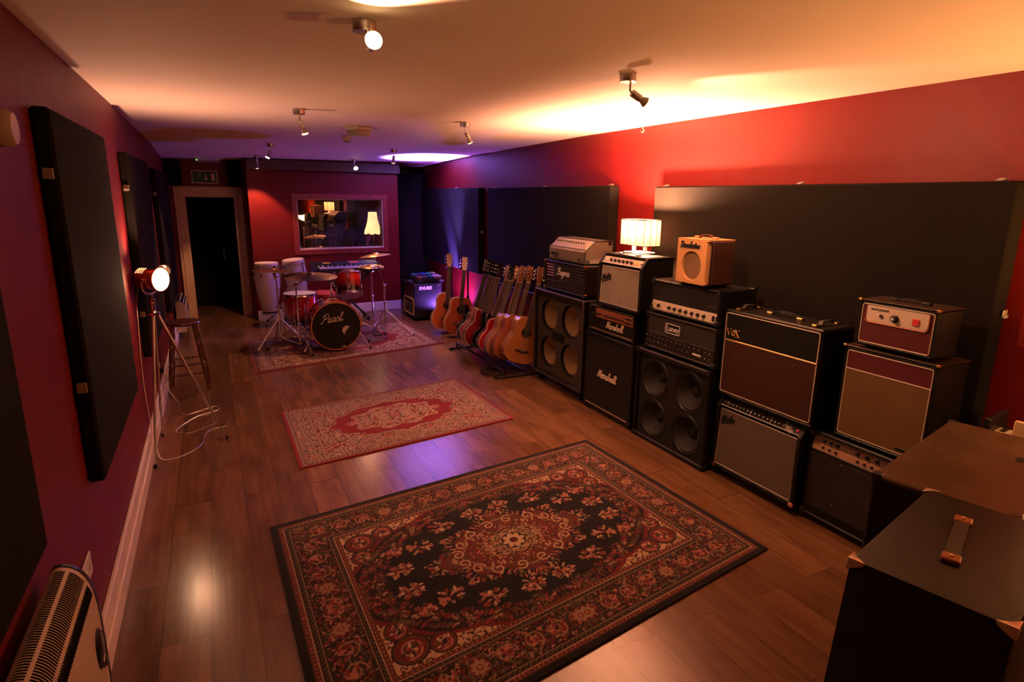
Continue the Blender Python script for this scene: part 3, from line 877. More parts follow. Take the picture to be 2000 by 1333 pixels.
# ------------------------------------------------------------------ rugs
class Art:
    """a woven design drawn on a grid of knots, mirrored left-right and top-bottom"""
    def __init__(s, W, H, c, ground):
        s.nx, s.ny = int(round(W / c)) + 1, int(round(H / c)) + 1
        s.W, s.H, s.c = W, H, c
        s.x = np.linspace(-W / 2, W / 2, s.nx); s.y = np.linspace(-H / 2, H / 2, s.ny)
        s.X, s.Y = np.meshgrid(s.x, s.y)
        s.C = np.zeros((s.ny, s.nx, 3)); s.C[:] = ground
        s.d = np.minimum(W / 2 - np.abs(s.X), H / 2 - np.abs(s.Y))
    def fill(s, m, col): s.C[m] = col
    def _blob(s, cx, cy, a, b, ang, col, clip):
        R = max(a, b)
        i0, i1 = np.searchsorted(s.x, [cx - R, cx + R]); j0, j1 = np.searchsorted(s.y, [cy - R, cy + R])
        if i0 >= i1 or j0 >= j1: return
        X = s.X[j0:j1, i0:i1] - cx; Y = s.Y[j0:j1, i0:i1] - cy
        u = X * math.cos(ang) + Y * math.sin(ang); v = -X * math.sin(ang) + Y * math.cos(ang)
        m = (u / a) ** 2 + (v / b) ** 2 <= 1
        if clip is not None: m &= clip[j0:j1, i0:i1]
        s.C[j0:j1, i0:i1][m] = col
    def blob(s, cx, cy, a, b, ang, col, clip=None):
        a = max(a, s.c * .75); b = max(b, s.c * .75)
        for sx in (1, -1):
            for sy in (1, -1):
                s._blob(cx * sx, cy * sy, a, b, ang * sx * sy, col, clip)
    def flower(s, cx, cy, R, n, petal, rim, core, clip=None):
        s.blob(cx, cy, R * 1.05, R * 1.05, 0, rim, clip)
        for k in range(n):
            a = 2 * PI * k / n
            s.blob(cx + R * .62 * math.cos(a), cy + R * .62 * math.sin(a), R * .36, R * .24, a, petal, clip)
        s.blob(cx, cy, R * .34, R * .34, 0, rim, clip); s.blob(cx, cy, R * .22, R * .22, 0, core, clip)
    def bouquet(s, rng, cx, cy, R, cols, n=26, clip=None):
        for k in range(n):
            a = rng.uniform(0, 2 * PI); r = R * math.sqrt(rng.uniform(.02, 1))
            px, py = cx + r * math.cos(a) * 1.15, cy + r * math.sin(a) * .85
            s.blob(px, py, rng.uniform(.010, .017), rng.uniform(.0055, .008), a + rng.uniform(-.5, .5), rng.choice(cols), clip)
    def scroll(s, cx, cy, R, turns, th, col, a0=0, clip=None):
        for k in range(int(40 * turns)):
            t = k / (40 * turns)
            a = a0 + turns * 2 * PI * t
            s.blob(cx + R * (1 - .75 * t) * math.cos(a), cy + R * (1 - .75 * t) * math.sin(a), th, th, 0, col, clip)

def rug(name, label, art, quad, thick=.009):
    """quad: far left, far right, near right, near left on the floor"""
    nx, ny = art.nx, art.ny
    u = np.linspace(0, 1, nx)[None, :, None]; v = np.linspace(0, 1, ny)[:, None, None]
    FL, FR, NR, NL = [np.array(q) for q in quad]
    P = (NL * (1 - u) + NR * u) * (1 - v) + (FL * (1 - u) + FR * u) * v
    rs = np.random.RandomState(3)
    Z = np.full((ny, nx, 1), thick) + rs.normal(0, .0004, (ny, nx, 1))
    top = np.concatenate([P, Z], 2).reshape(-1, 3)
    ring = [j * nx for j in range(ny)][::-1] + list(range(1, nx)) + [j * nx + nx - 1 for j in range(1, ny)] + [(ny - 1) * nx + i for i in range(nx - 2, 0, -1)]
    low = top[ring].copy(); low[:, 2] = .0005
    co = np.concatenate([top, low]); nt_ = nx * ny
    q = np.arange(nt_).reshape(ny, nx)
    F = np.stack([q[:-1, :-1], q[:-1, 1:], q[1:, 1:], q[1:, :-1]], -1).reshape(-1, 4)
    L = len(ring)
    rg = np.array(ring); k = np.arange(L)
    S = np.stack([rg, nt_ + k, nt_ + (k + 1) % L, rg[(k + 1) % L]], -1)
    F = np.concatenate([F, S])
    me = bpy.data.meshes.new(name)
    me.vertices.add(len(co)); me.vertices.foreach_set('co', co.ravel().astype(np.float32))
    me.loops.add(F.size); me.loops.foreach_set('vertex_index', F.ravel().astype(np.int32))
    me.polygons.add(len(F)); me.polygons.foreach_set('loop_start', (np.arange(len(F)) * 4).astype(np.int32))
    me.update(calc_edges=True); me.validate()
    col = np.ones((len(co), 4), np.float32)
    col[:nt_, :3] = art.C.reshape(-1, 3) * rs.uniform(.8, 1.15, (nt_, 1))
    col[nt_:, :3] = art.C.reshape(-1, 3)[ring]
    at = me.color_attributes.new('weave', 'FLOAT_COLOR', 'POINT')
    at.data.foreach_set('color', col.ravel())
    m = bpy.data.materials.new('woven pile'); m.use_nodes = True
    b = m.node_tree.nodes['Principled BSDF']; b.inputs['Roughness'].default_value = .95; b.inputs['Specular IOR Level'].default_value = .1
    b.inputs['Sheen Weight'].default_value = .15
    vc = m.node_tree.nodes.new('ShaderNodeVertexColor'); vc.layer_name = 'weave'
    m.node_tree.links.new(vc.outputs[0], b.inputs['Base Color'])
    me.materials.append(m)
    o = bpy.data.objects.new(name, me); C.objects.link(o)
    return tag(o, label, 'rug', 'patterned rugs on the floor')

K = (.006, .005, .005); DK = (.016, .009, .007); RED = (.105, .010, .012); BRT = (.175, .030, .027); PINK = (.30, .12, .085)
CRM = (.40, .29, .185); TAN = (.22, .145, .082); OLV = (.075, .062, .03); BRN = (.075, .032, .017); GRN = (.045, .048, .025)
def big_rug():
    W, H = 2.40, 1.74
    A = Art(W, H, .0042, K)
    rng = random.Random(11)
    d, X, Y = A.d, np.abs(A.X), np.abs(A.Y)
    along = np.where(W / 2 - X < H / 2 - Y, Y, X)
    # outer guard stripes
    A.fill(d > .036, BRN)
    A.fill((d > .040) & (d < .060) & (np.sin(along * 260) > -.2), RED)
    A.fill((d > .044) & (d < .056) & (np.sin(along * 260) > .75), PINK)
    A.fill((d > .062) & (d < .067), CRM)
    A.fill((d > .070) & (d < .092), DK)
    A.fill((d > .072) & (d < .090) & (np.sin(along * 230 + d * 300) > .35), OLV)
    A.fill((d > .092) & (d < .096), TAN)
    band = (d > .096) & (d < .275)
    A.fill(band, DK)
    # main border: vines, leaves, flowers
    pal = [RED, BRN, OLV, BRT, TAN, OLV, RED, GRN, DK, K, BRN, PINK, DK]
    for k in range(2600):
        if rng.random() < .6: px, py = rng.uniform(0, W / 2 - .10), H / 2 - rng.uniform(.105, .268)
        else: px, py = W / 2 - rng.uniform(.105, .268), rng.uniform(0, H / 2 - .10)
        A.blob(px, py, rng.uniform(.006, .013), rng.uniform(.0035, .006), rng.uniform(0, PI), rng.choice(pal), band)
    for k in range(9):
        px = .02 + k * .135
        if px < W / 2 - .1:
            if k % 4 == 0: A.flower(px, H / 2 - .186, .044, 8, TAN, RED, PINK, band)
            else: A.scroll(px, H / 2 - .186, .052, 1.4, .0045, TAN, k, band); A.bouquet(rng, px, H / 2 - .186, .034, [BRT, PINK, RED], 12, band)
    for k in range(6):
        py = .02 + k * .135
        if py < H / 2 - .28:
            if k % 4 == 1: A.flower(W / 2 - .186, py, .044, 8, TAN, RED, PINK, band)
            else: A.scroll(W / 2 - .186, py, .052, 1.4, .0045, TAN, k, band); A.bouquet(rng, W / 2 - .186, py, .034, [BRT, PINK, RED], 12, band)
    # inner guards
    A.fill((d > .275) & (d < .279), TAN)
    A.fill((d > .279) & (d < .300), DK)
    A.fill((d > .282) & (d < .297) & (np.sin(along * 240 - d * 300) > .3), OLV)
    A.fill((d > .300) & (d < .306), CRM)
    A.fill((d > .306) & (d < .328), BRN)
    A.fill((d > .308) & (d < .326) & (np.sin(along * 250) > -.1), RED)
    A.fill((d > .313) & (d < .321) & (np.sin(along * 250) > .6), PINK)
    field = d > .328
    a, b = W / 2 - .328, H / 2 - .328
    q = (X / a) ** 2.0 + (Y / b) ** 2.0
    th = np.arctan2(Y / b, X / a)
    lob = .10 * np.abs(np.sin(th * 6)) - .02
    A.fill(field, K)
    sp = field & (q > 1.18 + lob)
    sp = field & (q > 1.10 + lob)
    A.fill(field & (q > 1.02 + lob), RED)
    A.fill(sp, (.36, .25, .15))
    for k in range(1500):
        px, py = rng.uniform(.25, a), rng.uniform(.12, b)
        A.blob(px, py, rng.uniform(.005, .010), rng.uniform(.0035, .006), rng.uniform(0, PI), rng.choice([DK, RED, BRN, CRM, GRN, CRM, DK]), sp)
    for (px, py, R) in ((a - .095, b - .105, .078), (a - .235, b - .070, .058), (a - .075, b - .24, .056)):
        A.blob(px, py, R * 1.12, R * 1.12, 0, DK, field); A.blob(px, py, R, R, 0, BRN, field)
        A.blob(px, py, R * .86, R * .86, 0, RED, field)
        A.scroll(px, py, R * .72, 1.7, .006, PINK, 1.2, field); A.scroll(px, py, R * .5, 1.2, .006, GRN, 3.2, field)
        A.bouquet(rng, px, py, R * .6, [BRT, DK, CRM, BRN], 16, field)
    # scalloped leaves round the field edge
    for k in range(46):
        t_ = PI / 2 * (k + .5) / 46
        for rr in (.99, .90):
            px, py = a * rr * math.cos(t_), b * rr * math.sin(t_)
            A.blob(px, py, .022, .010, math.atan2(py, px) + rng.uniform(-.6, .6), rng.choice([BRN, RED, OLV, BRT, BRN]), field & ~sp)
    for k in range(6):
        t_ = PI / 2 * (k + .5) / 6
        px, py = a * .93 * math.cos(t_), b * .93 * math.sin(t_)
        A.blob(px, py, .062, .062, 0, DK, field & ~sp)
        A.bouquet(rng, px, py, .062, [BRN, RED, OLV, BRT, TAN, BRN], 34, field & ~sp)
    # bouquets on the black field
    for (px, py, R) in ((.655, .085, .064), (.50, .225, .066), (.315, .345, .066), (.095, .375, .058), (.645, .255, .050)):
        A.blob(px, py, R * 1.4, R * 1.15, 0, K, field)
        A.bouquet(rng, px, py, R, [BRT, PINK, RED, TAN, OLV, CRM, PINK], 46, field)
    # medallion
    r = np.sqrt((A.X / .43) ** 2 + (A.Y / .265) ** 2)
    th = np.arctan2(A.Y / .265, A.X / .43)
    rl = r / (1 + .10 * np.cos(8 * th) + .07 * np.cos(4 * th))
    for k in range(90):
        t_ = PI / 2 * rng.random()
        rr = rng.uniform(.93, 1.13) * (1 + .10 * math.cos(8 * t_) + .07 * math.cos(4 * t_))
        A.blob(.43 * rr * math.cos(t_), .265 * rr * math.sin(t_), .013, .0065, t_ + rng.uniform(-.6, .6), rng.choice([BRT, PINK, CRM, TAN, RED, OLV]))
    A.fill(rl < .93, BRN)
    for (lo, hi, c) in ((.86, .90, RED), (.74, .78, TAN), (.66, .70, RED), (.44, .47, CRM), (.40, .44, RED)):
        A.fill((rl > lo) & (rl < hi), c)
    inner = (rl < .86)
    for k in range(520):
        t_ = PI / 2 * rng.random(); rr = rng.uniform(.0, .86)
        A.blob(.43 * rr * math.cos(t_), .265 * rr * math.sin(t_), rng.uniform(.006, .013), rng.uniform(.004, .006), t_ + rng.uniform(-1, 1), rng.choice([DK, RED, TAN, OLV, BRN, CRM, BRT]), inner)
    for k in range(4):
        t_ = PI / 2 * (k + .5) / 4
        A.scroll(.43 * .62 * math.cos(t_), .265 * .62 * math.sin(t_), .050, 1.3, .0055, RED, k * 2)
        A.scroll(.43 * .80 * math.cos(t_), .265 * .80 * math.sin(t_), .040, 1.1, .0045, CRM, k * 2 + 1)
    A.fill(rl < .38, TAN)
    for k in range(120):
        t_ = PI / 2 * rng.random(); rr = rng.uniform(.0, .37)
        A.blob(.43 * rr * math.cos(t_), .265 * rr * math.sin(t_), rng.uniform(.005, .011), .005, rng.uniform(0, PI), rng.choice([DK, RED, CRM, GRN, CRM]))
    A.flower(0, 0, .07, 8, CRM, DK, RED)
    return A
def red_rug(W, H, c, seed, dark=False):
    CR = (.15, .006, .012); BEI = (.31, .225, .165); GRY = (.20, .145, .115); DD = (.045, .022, .02); PK = (.34, .10, .08)
    if dark: BEI, GRY, PK, DD = (.42, .30, .22), (.075, .035, .030), (.22, .05, .05), (.025, .012, .012)
    A = Art(W, H, c, CR)
    rng = random.Random(seed)
    d, X, Y = A.d, np.abs(A.X), np.abs(A.Y)
    along = np.where(W / 2 - X < H / 2 - Y, Y, X)
    A.fill((A.d > .03), GRY)
    A.fill((d > .036) & (d < .055) & (np.sin(along * 200) > .1), DD)
    A.fill((d > .058) & (d < .062), CR)
    band = (d > .066) & (d < .19)
    A.fill(band, GRY)
    for k in range(int(1300 * W * H / 2.3)):
        if rng.random() < .6: px, py = rng.uniform(0, W / 2), H / 2 - rng.uniform(.066, .19)
        else: px, py = W / 2 - rng.uniform(.066, .19), rng.uniform(0, H / 2)
        A.blob(px, py, rng.uniform(.007, .017), rng.uniform(.004, .007), rng.uniform(0, PI), rng.choice([BEI, DD, PK, BEI, CR, DD, GRY]), band)
    for k in range(8):
        px = .03 + k * .13
        if px < W / 2 - .06: A.flower(px, H / 2 - .128, .035, 6, BEI, DD, CR, band)
        if px < H / 2 - .06: A.flower(W / 2 - .128, px, .035, 6, BEI, DD, CR, band)
    A.fill((d > .19) & (d < .196), DD); A.fill((d > .196) & (d < .212), GRY); A.fill((d > .198) & (d < .21) & (np.sin(along * 220) > .2), PK); A.fill((d > .212) & (d < .217), CR)
    field = d > .217
    a, b = W / 2 - .217, H / 2 - .217
    A.fill(field, (.13, .012, .014))
    for k in range(int(1150 * W * H / 2.3)):
        px, py = rng.uniform(0, a), rng.uniform(0, b)
        A.blob(px, py, rng.uniform(.008, .018), rng.uniform(.005, .009), rng.uniform(0, PI), rng.choice([BEI, GRY, DD, BEI, PK, BEI, GRY]), field)
    for k in range(34):
        px, py = rng.uniform(.05, a), rng.uniform(.05, b)
        A.flower(px, py, rng.uniform(.025, .04), 6, BEI, DD, PK, field)
    t = np.arctan2(A.Y / b, A.X / a)
    r = np.sqrt((A.X / a) ** 2 + (A.Y / b) ** 2)
    A.fill(r < .80 + .035 * np.cos(t * 12), CR)
    med = r < .60 + .05 * np.cos(t * 10)
    for k in range(int(520 * W * H / 2.3)):
        tt = PI / 2 * rng.random(); rr = .66 * math.sqrt(rng.random())
        A.blob(a * rr * math.cos(tt), b * rr * math.sin(tt), rng.uniform(.009, .018), rng.uniform(.005, .009), rng.uniform(0, PI), rng.choice([BEI, GRY, PK, BEI, DD, BEI]), med)
    A.fill(r < .23 + .04 * np.cos(t * 8), GRY)
    for k in range(70):
        tt = PI / 2 * rng.random(); rr = .24 * math.sqrt(rng.random())
        A.blob(a * rr * math.cos(tt), b * rr * math.sin(tt), .009, .005, rng.uniform(0, PI), rng.choice([BEI, PK, DD, BEI]))
    A.flower(a * .40, 0, .05, 8, BEI, DD, PK); A.flower(0, 0, .05, 8, PK, DD, BEI)
    return A
rug('rug', 'large black rug with dense floral border and medallion on the floor nearest the camera', big_rug(), [(.688, 3.383), (3.036, 3.731), (3.108, 2.027), (.722, 1.604)])
rug('rug', 'mid sized crimson and beige rug lying between the black rug and the drum rug', red_rug(1.78, 1.29, .0045, 5), [(.936, 5.367), (2.686, 5.687), (2.729, 4.388), (.937, 4.101)])
rug('rug', 'crimson and beige rug underneath the drum kit', red_rug(2.30, 1.62, .006, 8, True), [(.817, 8.304), (3.037, 8.841), (3.118, 7.235), (.813, 6.709)])
# ------------------------------------------------------------------ amplifiers along the right wall
mat('brown tolex', (.026, .011, .007), .5, bump=(420, .4, .0015))
mat('dark brown tolex', (.045, .014, .010), .5, bump=(420, .4, .0015))
mat('grey tolex', (.115, .098, .08), .42, bump=(420, .5, .0015), vary=(5, .15), spec=.6)
mat('tan vinyl', (.52, .27, .105), .5, bump=(380, .35, .001), vary=(12, .12))
mat('maroon vinyl', (.085, .006, .010), .5, bump=(400, .3, .001))
mat('black vinyl', (.0055, .0046, .004), .55, bump=(420, .4, .001), spec=.2)
mat('aluminium panel', (.62, .55, .47), .3, .75)
mat('cream enamel panel', (.60, .50, .40), .4)
mat('copper panel', (.30, .10, .045), .5, .3)
mat('black panel', (.012, .012, .012), .3)
mat('baffle board', (.026, .018, .010), .85, bump=(200, .3, .001), vary=(10, .3))
mat('red rocker', (.35, .01, .01), .3, emit=((.6, .03, .02), .25))
mat('worn lacquer board', (.080, .044, .023), .33, bump=(30, .3, .003), vary=(5, .7), spec=.6)
mat('leather brown', (.10, .028, .012), .45, bump=(120, .4, .001))
mat('leather black', (.015, .013, .012), .5, bump=(120, .4, .001))
def scratch(name):
    m = MATS[name]; nt = m.node_tree; b = nt.nodes['Principled BSDF']
    src = b.inputs['Base Color'].links[0].from_socket
    tc = nt.nodes.new('ShaderNodeTexCoord'); prev = src
    for ang, sc in ((.5, 5), (1.3, 4), (-.4, 3)):
        mp = nt.nodes.new('ShaderNodeMapping'); mp.inputs['Rotation'].default_value = (0, 0, ang); mp.inputs['Scale'].default_value = (.6, sc, 1)
        vo = nt.nodes.new('ShaderNodeTexVoronoi'); vo.feature = 'DISTANCE_TO_EDGE'; vo.inputs['Scale'].default_value = 2.2
        nz = nt.nodes.new('ShaderNodeMath'); nz.operation = 'LESS_THAN'; nz.inputs[1].default_value = .006
        mx = nt.nodes.new('ShaderNodeMix'); mx.data_type = 'RGBA'; mx.inputs[7].default_value = (.012, .006, .004, 1)
        fa = nt.nodes.new('ShaderNodeMath'); fa.operation = 'MULTIPLY'; fa.inputs[1].default_value = .45
        nt.links.new(tc.outputs['Object'], mp.inputs[0]); nt.links.new(mp.outputs[0], vo.inputs['Vector']); nt.links.new(vo.outputs['Distance'], nz.inputs[0])
        nt.links.new(nz.outputs[0], fa.inputs[0]); nt.links.new(fa.outputs[0], mx.inputs[0]); nt.links.new(prev, mx.inputs[6]); prev = mx.outputs[2]
    nt.links.new(prev, b.inputs['Base Color'])
scratch('worn lacquer board')
cloth_mat('black grille cloth', (.006, .005, .0045), (.014, .012, .011), 1500, 1500, .85)
cloth_mat('silver grille cloth', (.17, .145, .115), (.36, .315, .26), 850, 850, .6, .5)
cloth_mat('silver sparkle cloth', (.065, .048, .034), (.17, .13, .096), 700, 900, .55, .6)
cloth_mat('diamond brown cloth', (.085, .026, .017), (.045, .010, .008), 1, 1, .8)
cloth_mat('gold grille cloth', (.10, .052, .016), (.235, .125, .042), 620, 620, .7, .4)
cloth_mat('plaid grille cloth', (.15, .08, .04), (.30, .18, .10), 330, 420, .8, .3)
cloth_mat('ribbed black grille', (.012, .010, .009), (.035, .025, .02), 420, 1, .6, .4)
def diamond():
    m = MATS['diamond brown cloth']; nt = m.node_tree
    b = nt.nodes['Principled BSDF']
    for n in [x for x in nt.nodes if x.type not in ('BSDF_PRINCIPLED', 'OUTPUT_MATERIAL')]: nt.nodes.remove(n)
    tc = nt.nodes.new('ShaderNodeTexCoord'); sp = nt.nodes.new('ShaderNodeSeparateXYZ'); nt.links.new(tc.outputs['Object'], sp.inputs[0])
    lines = []
    for sg in (1, -1):
        a = nt.nodes.new('ShaderNodeMath'); a.operation = 'MULTIPLY_ADD'; a.inputs[1].default_value = .5 * sg
        nt.links.new(sp.outputs[2], a.inputs[0]); nt.links.new(sp.outputs[0], a.inputs[2])
        k = nt.nodes.new('ShaderNodeMath'); k.operation = 'MULTIPLY'; k.inputs[1].default_value = 2 * PI / .022; nt.links.new(a.outputs[0], k.inputs[0])
        s = nt.nodes.new('ShaderNodeMath'); s.operation = 'SINE'; nt.links.new(k.outputs[0], s.inputs[0])
        lines.append(s)
    mx = nt.nodes.new('ShaderNodeMath'); mx.operation = 'MAXIMUM'
    nt.links.new(lines[0].outputs[0], mx.inputs[0]); nt.links.new(lines[1].outputs[0], mx.inputs[1])
    cr = nt.nodes.new('ShaderNodeValToRGB'); e = cr.color_ramp.elements
    e[0].position = .80; e[0].color = (.030, .0065, .0045, 1); e[1].position = .97; e[1].color = (.075, .024, .012, 1)
    nt.links.new(mx.outputs[0], cr.inputs[0]); nt.links.new(cr.outputs[0], b.inputs['Base Color'])
diamond()

def amp(name, label, cat, X, ymid, z, group=None, turn=0.0):
    return thing(name, label, cat, (X, ymid, z), (0, 0, -PI / 2 + turn), group)
def again(o, parent, loc, rot=None, scale=None):
    c = o.copy(); C.objects.link(c); c.parent = parent; c.location = loc
    if rot: c.rotation_euler = rot
    return c
def shell(t, w, d, h, rim=.03, rec=.022, m='black tolex', z=0.0, name='cabinet', bev=.008, rt=None, rb=None):
    rt = rim if rt is None else rt; rb = rim if rb is None else rb
    mb = MB().box(-w / 2, w / 2, rec, d, z, z + h, bev)
    mb.box(-w / 2, w / 2, 0, rec + .02, z + h - rt, z + h, bev).box(-w / 2, w / 2, 0, rec + .02, z, z + rb, bev)
    mb.box(-w / 2, -w / 2 + rim, 0, rec + .02, z, z + h, bev).box(w / 2 - rim, w / 2, 0, rec + .02, z, z + h, bev)
    return mb.build(name, m, t, 30)
def plate(t, name, m, x0, x1, z0, z1, y=.020, th=.006, bev=.001):
    return MB().box(x0, x1, y - th, y, z0, z1, bev).build(name, m, t, 30)
def corners(t, w, d, h, z=0.0, m='black plastic', s=.032, back=True, e=.0025):
    proto = None
    for sx in (-1, 1):
        for zz in (z, z + h):
            for yy in ((0, d) if back else (0,)):
                sz = 1 if zz == z else -1; sy = 1 if yy == 0 else -1
                mb = MB()
                x = sx * w / 2
                mb.box(x + sx * e, x - sx * s, yy - sy * e, yy + sy * .004, zz - sz * e, zz + sz * s, .002)
                mb.box(x + sx * e, x - sx * s, yy - sy * e, yy + sy * s, zz - sz * e, zz + sz * .004, .002)
                mb.box(x + sx * e, x - sx * .004, yy - sy * e, yy + sy * s, zz - sz * e, zz + sz * s, .002)
                mb.build('corner_protector', m, t, 30)
def feet(t, w, d, hgt=.012, m='rubber', r=.014):
    for sx in (-1, 1):
        for y in (.04, d - .04):
            MB().lathe([(r * .8, -hgt), (r, -hgt * .5), (r, 0)], 14, (sx * (w / 2 - .05), y, 0)).build('foot', m, t)
def castors(t, w, d, hgt):
    for sx in (-1, 1):
        for y in (.06, d - .06):
            x = sx * (w / 2 - .07)
            c = MB().box(x - .028, x + .028, y - .03, y + .03, -.008, 0, .002).box(x - .022, x - .017, y - .014, y + .03, -hgt * .62, -.004).box(x + .017, x + .022, y - .014, y + .03, -hgt * .62, -.004).build('castor', 'black metal', t, 30)
            MB().lathe([(hgt * .30, -.015), (hgt * .43, -.012), (hgt * .43, .012), (hgt * .30, .015)], 18, (x, y + .012, -hgt * .56), (1, 0, 0)).build('wheel', 'rubber', c)
def knob_row(t, n, x0, x1, z, y, r=.010, dep=.014, m='black plastic', cap='silver lettering', name='knob', tilt=0.0, skip=()):
    ax = Vector((0, -math.cos(tilt), math.sin(tilt)))
    proto = None
    for i in range(n):
        if i in skip: continue
        x = x0 + (x1 - x0) * i / max(1, n - 1)
        if proto is None:
            proto = MB().lathe([(r, 0), (r, dep * .35), (r * .72, dep * .45), (r * .66, dep), (.0005, dep * 1.02)], 16, (0, 0, 0), ax, False).build(name, m, t)
            proto.location = (x, y, z)
            if cap:
                MB().lathe([(r * .42, dep * 1.03), (.0005, dep * 1.06)], 12, (0, 0, 0), ax, False).build('knob_cap', cap, proto)
        else:
            k = copy_tree(proto, t); k.location = (x, y, z)
def jack_row(t, n, x0, x1, z, y, tilt=0.0, r=.008):
    ax = Vector((0, -math.cos(tilt), math.sin(tilt)))
    proto = None
    for i in range(n):
        x = x0 + (x1 - x0) * i / max(1, n - 1)
        if proto is None:
            proto = MB().lathe([(r, 0), (r, .004), (r * .6, .005), (r * .55, .001)], 14, (0, 0, 0), ax).build('jack_socket', 'chrome', t); proto.location = (x, y, z)
        else: again(proto, t, (x, y, z))
def handle(t, x, y, z, L=.24, along='x', m='leather black', cap='brass', lift=.018, wd=.026):
    pts = [(-L / 2, 0, .006), (-L / 2 + .03, 0, .010), (-L * .25, 0, lift), (0, 0, lift * 1.15), (L * .25, 0, lift), (L / 2 - .03, 0, .010), (L / 2, 0, .006)]
    pts = smooth_line(pts, 4)
    n = len(pts); vs = []; fs = []
    for p in pts:
        for (a, b) in ((-wd / 2, -.003), (wd / 2, -.003), (wd / 2, .003), (-wd / 2, .003)):
            vs.append((p[0], a, p[2] + b))
    for i in range(n - 1):
        for k in range(4): fs.append((i * 4 + k, i * 4 + (k + 1) % 4, i * 4 + 4 + (k + 1) % 4, i * 4 + 4 + k))
    fs += [(0, 1, 2, 3), tuple((n - 1) * 4 + k for k in range(4))]
    h = MB().add(vs, fs).build('handle', m, t, 50)
    h.location = (x, y, z)
    if along == 'y': h.rotation_euler = (0, 0, PI / 2)
    for sx in (-1, 1):
        MB().box(sx * L / 2 - .020, sx * L / 2 + .020, -wd * .62, wd * .62, 0, .014, .003).build('handle_cap', cap, h, 30)
    return h
def speaker_unit(t, x, z, r, y, cone, ring='black metal', depth=.07):
    s = MB().ring((x, y + .004, z), r * .985, .009, (0, 1, 0), 40, 8).build('speaker', ring, t)
    MB().lathe([(r * .97, .006), (r * .86, .000), (r * .82, .008), (r * .30, depth), (r * .28, depth)], 40, (x, y, z), (0, 1, 0), False).build('cone', cone, s)
    MB().lathe([(r * .30, depth * .96), (r * .22, depth * .80), (r * .10, depth * .72), (.001, depth * .70)], 28, (x, y, z), (0, 1, 0), False).build('dust_cap', cone, s)
    return s

# 1 tall four speaker cabinet nearest the guitars
t = amp('speaker_cabinet', 'tall black cabinet with four exposed tan speaker cones, next to the guitar rack', 'speaker cabinet', 3.45, 4.945, .10)
w, h, d = .93, .865, .38
mb = MB().box(-w / 2, w / 2, .14, d, 0, h, .02)
for a in ((-w / 2, -w / 2 + .03, 0, h), (w / 2 - .03, w / 2, 0, h), (-w / 2, w / 2, 0, .035), (-w / 2, w / 2, h - .05, h)):
    mb.box(a[0], a[1], 0, .16, a[2], a[3], .012)
mb.build('cabinet', 'black tolex', t, 30)
cx, cz = w / 2 - .03, h
xs_, zs_ = (-.205, .195), (.245, .62)
cells = []
for i, hx in enumerate(xs_):
    for j, hz in enumerate(zs_):
        cells.append(((-cx, -.005)[i], (-.005, cx)[i], (.035, .435)[j], (.435, h - .05)[j], hx, hz, .158))
MB().plate_holes(0, 0, 0, 0, .03, cells, 40).build('baffle', 'baffle board', t, 0)
for hx in xs_:
    for hz in zs_:
        s = speaker_unit(t, hx, hz, .152, .055, 'tan cone paper', 'matte black', .075)
        MB().lathe([(.158, .03), (.158, .075)], 40, (hx, 0, hz), (0, 1, 0), False).build('speaker_rim', 'matte black', s)
MB().box(-.13, .10, .026, .034, .395, .475, .002).build('port', 'matte black', t, 30)
MB().rect_tube(-w / 2 + .008, w / 2 - .008, .008, h - .008, .0, .0045, .02).build('edge_trim', 'worn edge trim', t)
castors(t, w, d, .10)

# 2 black head with script badge
t = amp('amplifier_head', 'black amp head with louvred front and ornate script badge, on the tan speaker cabinet', 'amplifier head', 3.475, 4.895, .981)
w, h, d = .75, .285, .27
shell(t, w, d, h, .018, .02); corners(t, w, d, h, 0, 'brass', .03); feet(t, w, d)
plate(t, 'front_panel', 'black panel', -w / 2 + .018, w / 2 - .018, .018, h - .018)
for sx in (-1, 1):
    for i in range(5):
        MB().box(sx * .33, sx * .20, .006, .016, .13 + i * .027, .142 + i * .027, .003).build('louvre', 'chrome' if sx < 0 else 'black metal', t, 30)
script_word('Bugera', .21, .0034, .008, -.01, .185).build('badge', 'silver lettering', t)
knob_row(t, 5, -.32, -.20, .088, .014, .008, .014, 'black plastic', 'brass'); knob_row(t, 5, -.10, .07, .095, .014, .008, .014, 'black plastic', 'brass')
knob_row(t, 5, -.10, .07, .05, .014, .008, .014, 'black plastic', 'brass'); knob_row(t, 4, .13, .26, .055, .014, .008, .014, 'black plastic', 'brass')

# 3 grey sloped head on the very top
t = amp('amplifier_head', 'grey amp head with sloped cream control panel, topmost at the left end of the amps', 'amplifier head', 3.50, 4.89, 1.280)
w, h, d = .645, .20, .29
prof = [(0, 0), (d, 0), (d, h), (.105, h), (.012, .115), (0, .105)]
mb = MB(); mb.M = Matrix.Rotation(PI / 2, 4, 'Z') @ Matrix.Scale(-1, 4, (0, 1, 0)) if False else Matrix(((0, 1, 0, 0), (1, 0, 0, 0), (0, 0, 1, 0), (0, 0, 0, 1)))
mb.prism([(p[0], p[1]) for p in prof], -w / 2, w / 2, .004)
mb.build('cabinet', 'grey tolex', t, 25)
MB().box(-w / 2 + .02, w / 2 - .02, -.006, .003, .012, .104, .002).build('grille', 'silver sparkle cloth', t, 30)
cp = MB().box(-w / 2 + .02, w / 2 - .02, -.004, .004, -.055, .055, .001).build('control_panel', 'aluminium panel', t, 30)
th = math.atan2(.093, .085)
cp.location = (0, .0555, .160); cp.rotation_euler = (-th, 0, 0)
knob_row(cp, 12, -.26, .20, .012, -.006, .0085, .014, 'black plastic', 'silver lettering')
